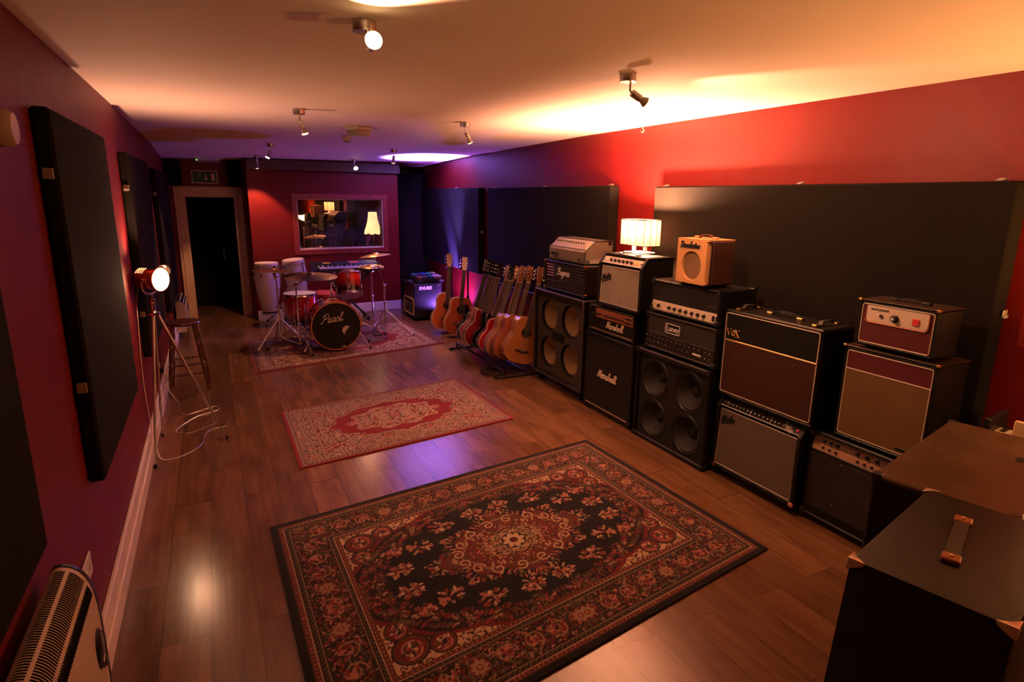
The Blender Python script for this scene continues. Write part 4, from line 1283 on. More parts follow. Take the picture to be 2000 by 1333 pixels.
for sx in (-1, 1):
    MB().tube([(sx * w / 2, 0, 0), (sx * w / 2, -.001, .106), (sx * w / 2, .104, h), (sx * w / 2, d, h)], .006, 8).build('edge_trim', 'black plastic', t)
MB().box(-w / 2 - .002, w / 2 + .002, .098, .15, h - .006, h + .003, .002).build('top_edge', 'black plastic', t, 30)
script_word('ampeg', .13, .0035, -.007, -.21, .062).build('badge', 'black plastic', t)
MB().box(.20, .27, -.0075, -.005, .026, .040, .001).build('name_plate', 'black plastic', t, 30)
feet(t, w, d, .010)
for y in (.03, d - .03):
    for sx in (-1, 1): MB().box(sx * (w / 2 - .006), sx * (w / 2 + .003), y - .018, y + .018, h - .038 if y > .1 else -.002, h + .002 if y > .1 else .034, .002).build('corner_protector', 'black plastic', t, 30)

# 4, 5 half stack
t = amp('speaker_cabinet', 'black four speaker cabinet with white script badge in the middle of its cloth', 'speaker cabinet', 3.47, 4.115, .022)
w, h, d = .705, .69, .35
shell(t, w, d, h, .022, .018, rt=.035, rb=.03); corners(t, w, d, h, 0, 'black plastic', .04); feet(t, w, d, .022, r=.02)
plate(t, 'grille', 'black grille cloth', -w / 2 + .022, w / 2 - .022, .03, h - .035, .014)
MB().box(-w / 2 + .03, w / 2 - .045, -.003, .01, .030, .037, .002).build('bottom_trim', 'gold trim', t, 30)
script_word('Marshall', .27, .0058, .006, .0, .335, .22).build('badge', 'cream lettering', t)
t = amp('amplifier_head', 'black amp head with copper control panel and white script badge, under the silver faced combo', 'amplifier head', 3.47, 4.10, .728)
w, h, d = .66, .225, .25
shell(t, w, d, h, .02, .016); corners(t, w, d, h, 0, 'black plastic', .03); feet(t, w, d)
plate(t, 'front_panel', 'black vinyl', -w / 2 + .02, w / 2 - .02, .02, h - .02, .012)
cp = plate(t, 'control_panel', 'copper panel', -.22, .30, .128, h - .018, .008, .005)
knob_row(t, 14, -.245, .17, .158, .004, .008, .014, 'black plastic', 'brass', skip=(4,))
MB().box(.20, .28, .000, .004, .175, .19, .001).box(.20, .285, .0, .004, .145, .158, .001).build('switch_plate', 'black plastic', t, 30)
script_word('Marshall', .235, .0052, .006, .06, .080, .22).build('badge', 'cream lettering', t)
MB().tube([(-w / 2 + .02, .004, .024), (w / 2 - .03, .004, .024)], .003, 8).build('piping', 'gold trim', t)

# 6 silver faced combo carrying the table lamp
def fender_combo(t, w, h, d, cloth, panel, ph, rim, knobs, capm):
    mb = MB(); mb.M = Matrix(((0, 1, 0, 0), (1, 0, 0, 0), (0, 0, 1, 0), (0, 0, 0, 1)))
    # sides with the sloping top front
    for x0, x1 in ((-w / 2, -w / 2 + rim), (w / 2 - rim, w / 2)):
        mb.prism([(0, 0), (d, 0), (d, h), (.075, h), (.055, h - .004), (.0, h - ph - .02)], x0, x1, .003)
    mb.M = Matrix.Identity(4)
    mb.box(-w / 2, w / 2, .0, d, 0, rim, .004).box(-w / 2, w / 2, .062, d, h - .02, h, .004).box(-w / 2 + .01, w / 2 - .01, .07, d - .003, .01, h - .01, 0)
    mb.build('cabinet', 'black tolex', t, 30)
    g = MB().box(-w / 2 + rim + .002, w / 2 - rim - .002, -.012, .0, -(h - ph - .045 - rim) / 2, (h - ph - .045 - rim) / 2, .003).build('grille', cloth, t, 30)
    zc = rim + (h - ph - .045 - rim) / 2 + .004
    g.location = (0, .026, zc); g.rotation_euler = (math.radians(-3), 0, 0)
    hh = (h - ph - .045 - rim) / 2
    MB().rect_tube(-w / 2 + rim + .004, w / 2 - rim - .004, -hh, hh, -.010, .004, .006).build('grille_trim', 'aluminium panel', g)
    cp = MB().box(-w / 2 + rim, w / 2 - rim, -.004, .004, -ph / 2, ph / 2, .001).build('control_panel', panel, t, 30)
    ang = math.atan2(.05, ph + .01)
    cp.location = (0, .038, h - ph / 2 - .022); cp.rotation_euler = (-ang, 0, 0)
    MB().tube([(-w / 2 + rim, -.006, -ph / 2), (w / 2 - rim, -.006, -ph / 2)], .0028, 6).build('panel_trim', 'silver lettering', cp)
    return g, cp, hh
t = amp('combo_amplifier', 'silver faced black combo amp with six black knobs, standing under the striped table lamp', 'amplifier', 3.46, 4.005, .970)
feet(t, .58, .3, .014)
g, cp, hh = fender_combo(t, .585, .44, .31, 'silver grille cloth', 'aluminium panel', .062, .028, 6, None)
knob_row(cp, 6, -.15, .12, 0, -.005, .015, .016, 'black plastic', None); jack_row(cp, 2, -.235, -.205, 0, -.005)
MB().box(.155, .215, -.006, -.003, -.012, .012, .001).build('name_plate', 'gold trim', cp, 30)
MB().ball((.245, -.008, 0), .007, 12).build('pilot_jewel', 'black plastic', cp)
lg = script_word('Fender', .115, .0048, -.017, -.185, hh - .085, .35, .30)
lg.tube([(-.245, -.016, hh - .135), (-.12, -.016, hh - .095)], .004, 6)
lg.build('badge', 'black metal', g)
handle(t, 0, .10, .44, .24, m='leather black', cap='aluminium panel')

# 7, 8, 9, 10
t = amp('speaker_cabinet', 'all black cabinet with four large dark speaker cones, on the floor mid row', 'speaker cabinet', 3.46, 3.315, .003)
w, h, d = .80, .725, .36
mb = MB().box(-w / 2, w / 2, .12, d, 0, h, .01)
for a in ((-w / 2, -w / 2 + .028, 0, h), (w / 2 - .028, w / 2, 0, h), (-w / 2, w / 2, 0, .035), (-w / 2, w / 2, h - .04, h)):
    mb.box(a[0], a[1], 0, .14, a[2], a[3], .009)
mb.build('cabinet', 'black tolex', t, 30)
cells = []
xs_, zs_ = (-.185, .185), (.20, .52)
cx = w / 2 - .028
for i, hx in enumerate(xs_):
    for j, hz in enumerate(zs_):
        cells.append(((-cx, 0)[i], (0, cx)[i], (.035, .36)[j], (.36, h - .04)[j], hx, hz, .15))
MB().plate_holes(0, 0, 0, 0, .026, cells, 40).build('baffle', 'black grille cloth', t, 0)
for hx in xs_:
    for hz in zs_: speaker_unit(t, hx, hz, .15, .026, 'dark cone paper', 'black plastic', .075)
corners(t, w, d, h, 0, 'black plastic', .035)
t = amp('amplifier_head', 'black perforated amp head with boxed white badge and rows of chrome knobs', 'amplifier head', 3.475, 3.272, .745)
w, h, d = .735, .275, .28
shell(t, w, d, h, .022, .018); corners(t, w, d, h, 0, 'black plastic', .032); feet(t, w, d)
plate(t, 'front_panel', 'ribbed black grille', -w / 2 + .022, w / 2 - .022, .125, h - .022, .014)
cp = plate(t, 'control_panel', 'black panel', -w / 2 + .022, w / 2 - .022, .022, .125, .012)
MB().rect_tube(-.145, .005, .155, .222, .004, .0028, .008).build('badge_frame', 'silver lettering', t)
block_word('badge', 'Laney', .058, 'silver lettering', t, (-.07, .006, .188), bold=.001)
MB().box(-.142, .002, .006, .010, .158, .219).build('badge_plate', 'matte black', t, 0)
for x in (-.245, -.185, .10, .24): MB().lathe([(.013, 0), (.014, .05), (.012, .062), (.004, .068)], 14, (x, .022, .15)).build('valve', 'clip plastic', t)
knob_row(t, 13, -.34, .22, .100, .008, .0085, .014, 'black plastic', 'silver lettering'); knob_row(t, 11, -.34, .10, .060, .008, .0085, .014, 'black plastic', 'silver lettering')
MB().box(.15, .23, .004, .008, .052, .066, .001).build('name_plate', 'silver lettering', t, 30)
for x in (.275, .315):
    for z in (.052, .095): MB().lathe([(.006, 0), (.006, .005), (.003, .007), (.0025, .018)], 10, (x, .007, z), (0, -1, 0)).build('toggle_switch', 'chrome', t)
t = amp('amplifier_head', 'black amp head with a cream control strip along its bottom, under the tweed practice amp', 'amplifier head', 3.475, 3.255, 1.035)
w, h, d = .695, .24, .33
shell(t, w, d, h, .02, .02); corners(t, w, d, h, 0, 'black plastic', .032); feet(t, w, d)
plate(t, 'front_grille', 'black grille cloth', -w / 2 + .02, w / 2 - .02, .085, h - .02, .016)
plate(t, 'control_panel', 'cream enamel panel', -w / 2 + .02, w / 2 - .02, .018, .083, .012)
knob_row(t, 9, -.255, .215, .050, .006, .0125, .018, 'black plastic', None, skip=(1,)); jack_row(t, 2, -.335, -.305, .055, .006)
for x in (.30, .335): MB().box(x - .012, x + .012, .000, .008, .032, .068, .002).build('rocker_switch', 'black plastic', t, 30)
MB().box(.24, .31, .008, .012, .115, .127, .001).build('name_plate', 'black plastic', t, 30)
t = amp('combo_amplifier', 'small tan and brown practice amp with one round grille and a script badge', 'amplifier', 3.45, 3.175, 1.290, turn=-.02)
w, h, d = .325, .305, .235
mb = MB().box(-w / 2, w / 2, .03, d, 0, h - .004, .012)
mb.build('cabinet', 'dark brown tolex', t, 30)
MB().plate_holes(0, 0, 0, 0, .0, [(-w / 2 + .012, w / 2 - .012, .006, h, 0, .125, .098)], 48).build('front_panel', 'tan vinyl', t, 0)
MB().box(-w / 2 + .012, -w / 2 + .02, 0, .03, .006, h).box(w / 2 - .02, w / 2 - .012, 0, .03, .006, h).box(-w / 2 + .012, w / 2 - .012, 0, d, h - .006, h, .002).box(-w / 2 + .012, w / 2 - .012, 0, .03, .004, .01).build('front_edge', 'tan vinyl', t, 0)
for sx in (-1, 1): MB().tube([(sx * w / 2, .022, .004), (sx * w / 2, .022, h - .004)], .004, 8).build('edge_bead', 'brown tolex', t)
MB().lathe([(.098, -.0), (.094, .016)], 48, (0, 0, .125), (0, 1, 0), False).build('grille_ring', 'tan vinyl', t)
MB().lathe([(.097, .016), (.001, .016)], 48, (0, 0, .125), (0, 1, 0), False).build('grille', 'plaid grille cloth', t)
sw = script_word('Danelectro', .185, .0042, -.004, -.015, .262, .25)
sw.box(-.10, .075, -.003, -.001, .247, .252)
sw.build('badge', 'black metal', t)
handle(t, .0, .12, h, .17, m='leather brown', cap='tan vinyl', lift=.022)
feet(t, w, d, .012)
for z in (.006, h - .02): MB().box(w / 2 - .022, w / 2 + .003, -.003, .02, z, z + .014, .002).build('corner_protector', 'copper', t, 30)

# 11 VOX style stack
t = amp('combo_amplifier', 'big black combo with brown diamond cloth, gold lettered badge and three top handles', 'amplifier', 3.52, 2.535, .585)
w, h, d = .735, .575, .27
shell(t, w, d, h, .018, .014, bev=.010)
zl = .375
plate(t, 'upper_panel', 'black vinyl', -w / 2 + .02, w / 2 - .02, zl, h - .022, .011)
plate(t, 'grille', 'diamond brown cloth', -w / 2 + .02, w / 2 - .02, .022, zl, .009)
MB().rect_tube(-w / 2 + .022, w / 2 - .022, .024, h - .022, .004, .0035, .014).build('piping', 'cream piping', t)
MB().box(-w / 2 + .02, w / 2 - .02, -.001, .006, zl - .005, zl + .006, .002).build('gold_strip', 'gold trim', t, 30)
bx, bz = -.29, zl + .034
lg = MB(); lg.M = Matrix.Translation((bx - .02, 0, bz)) @ Matrix.Diagonal((.70, 1, .82, 1)) @ Matrix.Translation((-bx, 0, -bz))
def letter(pts, r=.0065): lg.tube([(x, .000, z) for x, z in pts], r, 8, False, .6)
# V, O, X with little serifs
letter([(bx - .020, bz + .052), (bx, bz)]); letter([(bx, bz), (bx + .020, bz + .052)], .004)
letter([(bx - .030, bz + .053), (bx - .008, bz + .053)], .0035); letter([(bx + .012, bz + .053), (bx + .030, bz + .053)], .0035)
lg.ring((bx + .052, .0, bz + .022), .019, .0052, (0, 1, 0), 24, 8, .6); lg.ball((bx + .052, .0, bz + .022), .004, 8)
letter([(bx + .080, bz + .050), (bx + .118, bz - .004)]); letter([(bx + .116, bz + .050), (bx + .084, bz - .004)], .004)
for (a, b, z) in ((.070, .090, .051), (.106, .126, .051), (.074, .094, -.005), (.108, .128, -.005)): letter([(bx + a, bz + z), (bx + b, bz + z)], .0035)
lg.build('badge', 'gold trim', t)
handle(t, 0, .13, h, .22, lift=.026); handle(t, -.28, .13, h, .17, 'y', lift=.026); handle(t, .28, .13, h, .17, 'y', lift=.026)
for i in range(5): MB().box(-.20 + i * .05, -.17 + i * .05, .215, .23, h, h + .003, .001).build('vent', 'black metal', t, 30)
feet(t, w, d, .010)
t = amp('combo_amplifier', 'wide black combo with sparkling silver cloth and a row of chrome knobs, on the floor', 'amplifier', 3.52, 2.56, .06)
g, cp, hh = fender_combo(t, .672, .512, .27, 'silver sparkle cloth', 'black panel', .052, .026, 14, None)
castors(t, .672, .27, .06)
knob_row(cp, 6, -.235, -.085, -.006, -.005, .0095, .016, 'black plastic', 'silver lettering'); knob_row(cp, 5, -.055, .075, -.006, -.005, .0095, .016, 'black plastic', 'silver lettering'); knob_row(cp, 3, .105, .160, -.006, -.005, .0095, .016, 'black plastic', 'silver lettering')
jack_row(cp, 2, -.29, -.268, .004, -.005)
for x in (-.22, -.19, -.16, -.13, -.10, -.02, .01, .085): MB().ball((x, -.008, .016), .0032, 8).build('indicator', 'brass', cp)
for x in (-.07, .09): MB().box(x - .0008, x + .0008, -.0055, -.003, -.024, .024).build('panel_line', 'silver lettering', cp, 0)
script_word('Twin', .060, .0016, -.006, .215, .008, .3).build('model_script', 'silver lettering', cp); script_word('Amp', .055, .0016, -.006, .232, -.014, .3).build('model_script', 'silver lettering', cp)
MB().lathe([(.008, 0), (.007, .008), (.001, .010)], 14, (.285, -.004, .0), (0, -1, 0), False).build('pilot_jewel', 'red rocker', cp)
lg = script_word('Fender', .105, .0052, -.017, -.235, hh - .055, .35, .22)
lg.tube([(-.295, -.016, hh - .098), (-.195, -.016, hh - .066)], .0042, 6)
lg.build('badge', 'black metal', g)
for sx in (-1, 1): MB().box(sx * .305, sx * .339, -.004, .03, -.003, .025, .003).build('corner_protector', 'copper', t, 30)

# 12, 13, 14 the last stack
t = amp('combo_amplifier', 'black bass combo with a two row control panel, at the bottom of the last stack', 'amplifier', 3.575, 1.90, .035)
w, h, d = .63, .53, .30
shell(t, w, d, h, .02, .02); corners(t, w, d, h, 0, 'black plastic', .035); castors(t, w, d, .035)
plate(t, 'grille', 'ribbed black grille', -w / 2 + .02, w / 2 - .02, .075, .415, .014)
MB().ring((0, .010, .235), .150, .006, (0, 1, 0), 44, 6, .5).build('grille_ring', 'black metal', t)
for a in (.6, 2.2, 3.9, 5.4): MB().box(-.012 + .168 * math.cos(a), .012 + .168 * math.cos(a), .005, .011, .235 - .012 + .168 * math.sin(a), .235 + .012 + .168 * math.sin(a), .003).build('grille_clip', 'black metal', t, 30)
MB().box(-w / 2 + .02, w / 2 - .02, .004, .014, .02, .073, .002).build('kick_plate', 'black vinyl', t, 30)
cp = MB().box(-w / 2 + .024, w / 2 - .024, -.004, .004, -.044, .044, .001).build('control_panel', 'copper', t, 30)
mat('brown enamel panel', (.15, .085, .05), .4, .3); mat('pink enamel panel', (.48, .28, .18), .38, .3)
cp.data.materials.clear(); cp.data.materials.append(MATS['brown enamel panel'])
cp.location = (0, .016, .462); cp.rotation_euler = (-.15, 0, 0)
MB().box(-w / 2 + .024, w / 2 - .024, -.0055, -.003, -.044, -.004, .001).build('lower_strip', 'pink enamel panel', cp, 30)
knob_row(cp, 3, -.22, -.14, .020, -.005, .0105, .016, 'black plastic', None); knob_row(cp, 5, -.02, .20, .020, -.005, .0105, .016, 'black plastic', None)
knob_row(cp, 3, -.22, -.14, -.022, -.006, .0075, .010, 'black plastic', None, 'socket'); knob_row(cp, 3, -.01, .07, -.022, -.006, .0075, .010, 'black plastic', None, 'socket')
MB().rect_tube(-w / 2 + .024, w / 2 - .024, -.046, .046, -.005, .004, .008).build('panel_trim', 'black metal', cp)

t = amp('combo_amplifier', 'black combo with gold grille cloth and a maroon upper band, middle of the last stack', 'amplifier', 3.575, 1.83, .580)
w, h, d = .485, .515, .255
shell(t, w, d, h, .020, .016); feet(t, w, d, .010)
zl = .395
plate(t, 'upper_panel', 'maroon vinyl', -w / 2 + .018, w / 2 - .018, zl, h - .018, .011)
plate(t, 'grille', 'gold grille cloth', -w / 2 + .018, w / 2 - .018, .022, zl, .009)
MB().rect_tube(-w / 2 + .022, w / 2 - .022, .026, h - .022, .004, .0032, .012).build('piping', 'cream piping', t)
MB().tube([(-w / 2 + .022, .004, zl), (w / 2 - .022, .004, zl)], .0032, 6).build('piping', 'cream piping', t)
MB().box(.10, .17, .001, .004, .040, .058, .001).build('name_plate', 'black metal', t, 30)
MB().box(-w / 2 - .004, w / 2 + .004, -.006, d + .004, h, h + .006, .003).build('top_lid', 'brown tolex', t, 30)
for sx in (-1, 1): MB().box(sx * (w / 2 - .012), sx * (w / 2 + .006), -.008, .01, h - .004, h + .009, .002).build('corner_protector', 'brass', t, 30)
t = amp('amplifier_head', 'small maroon amp head with a cream panel and red switch, top of the last stack', 'amplifier head', 3.575, 1.825, 1.118)
w, h, d = .395, .235, .20
shell(t, w, d, h, .018, .016); feet(t, w, d, .012)
plate(t, 'front_panel', 'maroon vinyl', -w / 2 + .016, w / 2 - .016, .016, h - .016, .011)
out = [(-.155, h - .022), (.155, h - .022)]
for i in range(6): a = -PI / 2 * i / 5; out.append((.135 + .02 * math.cos(a), .150 + .02 * math.sin(a)))
for i in range(6): a = -PI / 2 - PI / 2 * i / 5; out.append((-.135 + .02 * math.cos(a), .150 + .02 * math.sin(a)))
cp = MB().prism(out, .001, .006, .001).build('control_panel', 'cream enamel panel', t, 30)
rim_ = MB().tube([(p[0] * 1.025, .002, p[1] - .004) for p in out[1:]] , .004, 6).build('panel_bezel', 'copper panel', t)
jack_row(t, 1, -.075, -.075, .165, .0, r=.010); knob_row(t, 1, -.005, -.005, .165, .0, .019, .022, 'black plastic', 'silver lettering')
MB().box(.083, .113, -.008, .002, .150, .182, .002).build('rocker_switch', 'red rocker', t, 30)
block_word('model_name', 'VALVE JUNIOR', .0145, 'black plastic', t, (-.088, -.0005, .196), shear=.2, extrude=.0006)
MB().rect_tube(-w / 2 + .018, w / 2 - .018, .018, h - .016, .003, .0030, .012).build('piping', 'cream piping', t)
MB().box(-w / 2 - .004, w / 2 + .004, -.006, d + .004, h, h + .006, .003).build('top_lid', 'brown tolex', t, 30)
for sx in (-1, 1): MB().box(sx * (w / 2 - .012), sx * (w / 2 + .006), -.008, .01, h - .004, h + .009, .002).build('corner_protector', 'brass', t, 30)
handle(t, 0, .10, h + .006, .16, lift=.014, cap='black metal')

# ------------------------------------------------------------------ cabinets nearest the camera
t = thing('equipment_cabinet', 'large black cabinet with a scuffed bare brown top at the right edge of the picture', 'cabinet', (2.604, 1.233, 0), (0, 0, math.radians(13.6)))
MB().box(0, .876, -.42, 0, .02, .885, .008).build('cabinet', 'black tolex', t, 30)
MB().box(-.002, .878, -.422, .002, .880, .900, .006).build('top_board', 'worn lacquer board', t, 30)
for x, y in ((0, 0), (.876, 0), (0, -.42)):
    MB().box(x - .004 if x < .1 else x - .03, x + .03 if x < .1 else x + .004, y - .03 if y > -.1 else y - .004, y + .004 if y > -.1 else y + .03, .865, .904, .003).build('corner_protector', 'black metal', t, 30)
MB().box(.55, .60, -.32, -.295, .900, .9015).build('sticker', 'matte black', t, 0)
for x in (.06, .82):
    for y in (-.06, -.36): MB().cyl((x, y, 0), (x, y, .025), .02, n=12).build('foot', 'rubber', t)
t = thing('speaker_cabinet', 'black cabinet with a strap handle and metal corners in the near right corner', 'speaker cabinet', (1.957, .870, 0), (0, 0, math.radians(14.3)))
Lc, Wc, Hc = .615, .345, .95
vs = [(-.16, .0, .02), (Lc, 0, .02), (Lc, -Wc, .02), (-.16, -Wc, .02), (0, 0, Hc), (Lc, 0, Hc), (Lc, -Wc, Hc), (0, -Wc, Hc)]
bm = bmesh.new()
bv = [bm.verts.new(v) for v in vs]
for f in ((0, 3, 2, 1), (4, 5, 6, 7), (0, 1, 5, 4), (1, 2, 6, 5), (2, 3, 7, 6), (3, 0, 4, 7)): bm.faces.new([bv[i] for i in f])
bmesh.ops.bevel(bm, geom=list(bm.edges), offset=.012, segments=2, affect='EDGES', profile=.6)
me = bpy.data.meshes.new('cabinet'); bm.to_mesh(me); bm.free()
me.materials.append(MATS['black tolex'])
me.polygons.foreach_set('use_smooth', [True] * len(me.polygons)); me.set_sharp_from_angle(angle=math.radians(40))
o = bpy.data.objects.new('cabinet', me); C.objects.link(o); o.parent = t
mat('nickel corner', (.66, .52, .42), .3, .8)
for (x, y) in ((0, 0), (Lc, 0), (0, -Wc), (Lc, -Wc)):
    sx = 1 if x == 0 else -1; sy = -1 if y == 0 else 1
    mb = MB()
    z = Hc
    q = [(x, y), (x + sx * .042, y), (x + sx * .014, y + sy * .014), (x, y + sy * .042)]
    sk = lambda p, zz: (p[0] - (.16 * (Hc - zz) / Hc if x == 0 else 0), p[1], zz)
    ex_ = .0035
    def out_(p): return (p[0] - sx * ex_, p[1] - sy * ex_)
    top = [(*out_(p), z + .002) for p in (q[0], q[1])] + [(*q[2], z + .003)] + [(*out_(q[3]), z + .002)]
    low = [sk(out_((x, y)), z - .030), sk(out_((x + sx * .036, y)), z - .010), sk(out_((x, y + sy * .036)), z - .010)]
    mb.add(top + low, [(0, 1, 2, 3), (0, 1, 5, 4), (0, 3, 6, 4)])
    c = mb.build('corner_protector', 'nickel corner', t, 60)
    so = c.modifiers.new('thick', 'SOLIDIFY'); so.thickness = .003
    bv_ = c.modifiers.new('soft', 'BEVEL'); bv_.width = .003; bv_.segments = 2
h_ = handle(t, .315, -.155, Hc, .255, m='leather black', cap='copper panel', lift=.012, wd=.034)
h_.rotation_euler = (0, 0, math.radians(8))
for sx in (-1, 1): MB().ball((sx * .1275, 0, .0145), .005, 10).build('handle_screw', 'brass', h_)
for x in (-.08, .53):
    for y in (-.05, -.29): MB().cyl((x, y, 0), (x, y, .025), .02, n=12).build('foot', 'rubber', t)

t = thing('keyboard_instrument', 'black ended instrument with a slotted cream strip, between worn cabinet and right wall', 'keyboard', (3.82, 1.36, 0), (0, 0, math.radians(8)))
MB().box(-.11, .11, .05, .08, 0, .88, .006).build('end_cheek', 'black plastic', t, 30)
MB().box(-.10, .10, -.30, .05, 0, .80, .004).build('body', 'matte black', t, 30)
MB().box(-.09, .02, -.30, .05, .80, .815, .002).build('cream_strip', 'cream enamel panel', t, 30)
for i in range(7): MB().box(-.05, .005, .01 - i * .045, .03 - i * .045, .815, .822, .001).build('slot', 'black plastic', t, 30)
MB().tube([(-.09, .06, .875), (.1, .06, .875)], .006, 8).build('rail', 'brushed steel', t)
mb = MB(); mb.M = Matrix.Translation((3.625, 1.05, 0)) @ Matrix.Rotation(math.radians(8), 4, 'Z') @ Matrix.Rotation(math.radians(2), 4, 'Y')
mb.box(-.012, .012, -.14, .22, .0, .93, .003)
mat('pale pine', (.62, .40, .20), .5, bump=(18, .2, .002), vary=(7, .15))
tag(mb.build('wooden_board', 'pale pine'), 'pale bare wooden board standing behind the scuffed brown topped cabinet', 'board')
# ------------------------------------------------------------------ drum kit
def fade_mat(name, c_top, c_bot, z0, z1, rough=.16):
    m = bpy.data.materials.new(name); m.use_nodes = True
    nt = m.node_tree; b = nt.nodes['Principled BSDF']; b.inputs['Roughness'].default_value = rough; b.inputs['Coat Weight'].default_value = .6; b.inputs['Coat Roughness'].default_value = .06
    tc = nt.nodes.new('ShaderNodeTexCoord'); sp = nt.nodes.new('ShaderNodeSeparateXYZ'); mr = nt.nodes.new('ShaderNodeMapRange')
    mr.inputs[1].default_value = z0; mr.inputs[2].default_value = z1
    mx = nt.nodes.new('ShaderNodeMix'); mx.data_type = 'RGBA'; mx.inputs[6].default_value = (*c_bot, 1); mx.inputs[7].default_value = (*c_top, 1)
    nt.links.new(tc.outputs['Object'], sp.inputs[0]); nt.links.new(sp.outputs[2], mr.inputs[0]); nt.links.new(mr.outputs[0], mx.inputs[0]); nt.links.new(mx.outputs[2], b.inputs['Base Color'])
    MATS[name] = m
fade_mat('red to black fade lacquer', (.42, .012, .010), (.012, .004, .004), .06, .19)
mat('red sparkle lacquer', (.34, .016, .014), .16, coat=.6)
mat('orange hoop lacquer', (.62, .22, .07), .22, coat=.4)
mat('dark red hoop lacquer', (.16, .02, .012), .2, coat=.5)
mat('black drumhead', (.008, .008, .008), .28, spec=.45)
mat('white drumhead', (.55, .50, .48), .45)
mat('skin drumhead', (.62, .50, .40), .55, vary=(12, .12))
mat('cymbal bronze', (.55, .33, .14), .30, 1.0, bump=(140, .15, .0006))
mat('dark cymbal bronze', (.17, .085, .05), .38, 1.0, bump=(140, .15, .0006))
mat('red velour', (.30, .012, .015), .7)

def lug(mb, p, out, up, L=.05):
    p, out, up = Vector(p), Vector(out), Vector(up)
    mb.tube([p - up * L * .5 + out * .008, p - up * L * .3 + out * .012, p + up * L * .3 + out * .012, p + up * L * .5 + out * .008], [.005, .0095, .0095, .005], 8)
def kick():
    t = thing('bass_drum', 'red bass drum with a glossy black front head carrying a white script badge', 'drum', (1.775, 7.28, .012), (0, 0, math.radians(-3)))
    R, D, zc = .285, .42, .315
    ax = (0, 1, 0)
    MB().lathe([(R, .03), (R, D - .03)], 56, (0, 0, zc), ax, False).build('shell', 'red sparkle lacquer', t)
    MB().lathe([(R - .002, .002), (.001, .001)], 56, (0, 0, zc), ax, False).build('front_head', 'black drumhead', t)
    MB().lathe([(R - .012, D), (.001, D)], 56, (0, 0, zc), ax, False).build('rear_head', 'white drumhead', t)
    MB().lathe([(R - .004, -.004), (R + .008, -.004), (R + .012, .0), (R + .012, .038), (R - .002, .038)], 56, (0, 0, zc), ax, False).build('front_hoop', 'dark red hoop lacquer', t)
    MB().ring((0, -.003, zc), R + .001, .0055, (0, 1, 0), 64, 8, .6).build('hoop_inlay', 'orange hoop lacquer', t)
    MB().lathe([(R - .002, D - .038), (R + .012, D - .038), (R + .012, D + .004), (R - .012, D + .004)], 56, (0, 0, zc), ax, False).build('rear_hoop', 'dark red hoop lacquer', t)
    for k in range(8):
        a = PI / 8 + k * PI / 4
        o = Vector((math.cos(a), 0, math.sin(a)))
        mb = MB()
        lug(mb, Vector((0, .12, zc)) + o * R, o, (0, 1, 0), .055); lug(mb, Vector((0, D - .12, zc)) + o * R, o, (0, 1, 0), .055)
        mb.tube([Vector((0, .10, zc)) + o * (R + .012), Vector((0, D - .10, zc)) + o * (R + .012)], .003, 6)
        mb.tube([Vector((0, -.004, zc)) + o * (R + .017), Vector((0, .10, zc)) + o * (R + .016)], .0035, 6)
        mb.tube([Vector((0, D + .004, zc)) + o * (R + .017), Vector((0, D - .10, zc)) + o * (R + .016)], .0035, 6)
        mb.tube([Vector((0, -.010, zc)) + o * (R - .008), Vector((0, -.012, zc)) + o * (R + .016), Vector((0, .012, zc)) + o * (R + .021)], [.006, .009, .005], 8)
        mb.build('lug_and_claw', 'chrome', t)
    for sx in (-1, 1):
        lg = MB().tube([(sx * (R - .015), .12, zc - .085), (sx * (R + .055), .04, .10), (sx * (R + .105), -.02, .02)], .0085, 10).ball((sx * (R - .005), .12, zc - .075), .02, 12).build('spur', 'chrome', t)
        MB().tube([(sx * (R + .099), -.013, .032), (sx * (R + .110), -.026, .009)], .013, 10).build('spur_foot', 'rubber', lg)
    sw = script_word('Pearl', .225, .0074, -.004, -.035, zc + .10, .28, .12, None, None, .5)
    sw.tube([(-.105, -.004, zc + .045), (.09, -.004, zc + .075)], .0064, 6, False, .5)
    sw.build('badge', 'cream lettering', t)
    MB().lathe([(.060, -.002), (.058, -.006), (.054, -.004)], 32, (.12, 0, zc - .055), ax, False).build('port_ring', 'black plastic', t)
    # the pale inside seen through the port hole
    pts = [(.12 + .054 * math.cos(a), zc - .055 + .054 * math.sin(a)) for a in [PI * (.30 + i / 14) for i in range(15)]] + [(.115, zc - .055)]
    MB().prism(pts, -.0028, -.0005).build('port_inside', 'white drumhead', t, 0)
    MB().prism([(.055, .058), (.095, .062), (.095, .072), (.055, .068)], -.0025, -.001).build('maker_label', 'cream lettering', t, 0)
    MB().box(-.05, .05, .18, .26, zc + R - .004, zc + R + .014, .004).build('tom_bracket', 'chrome', t, 30)
kick()
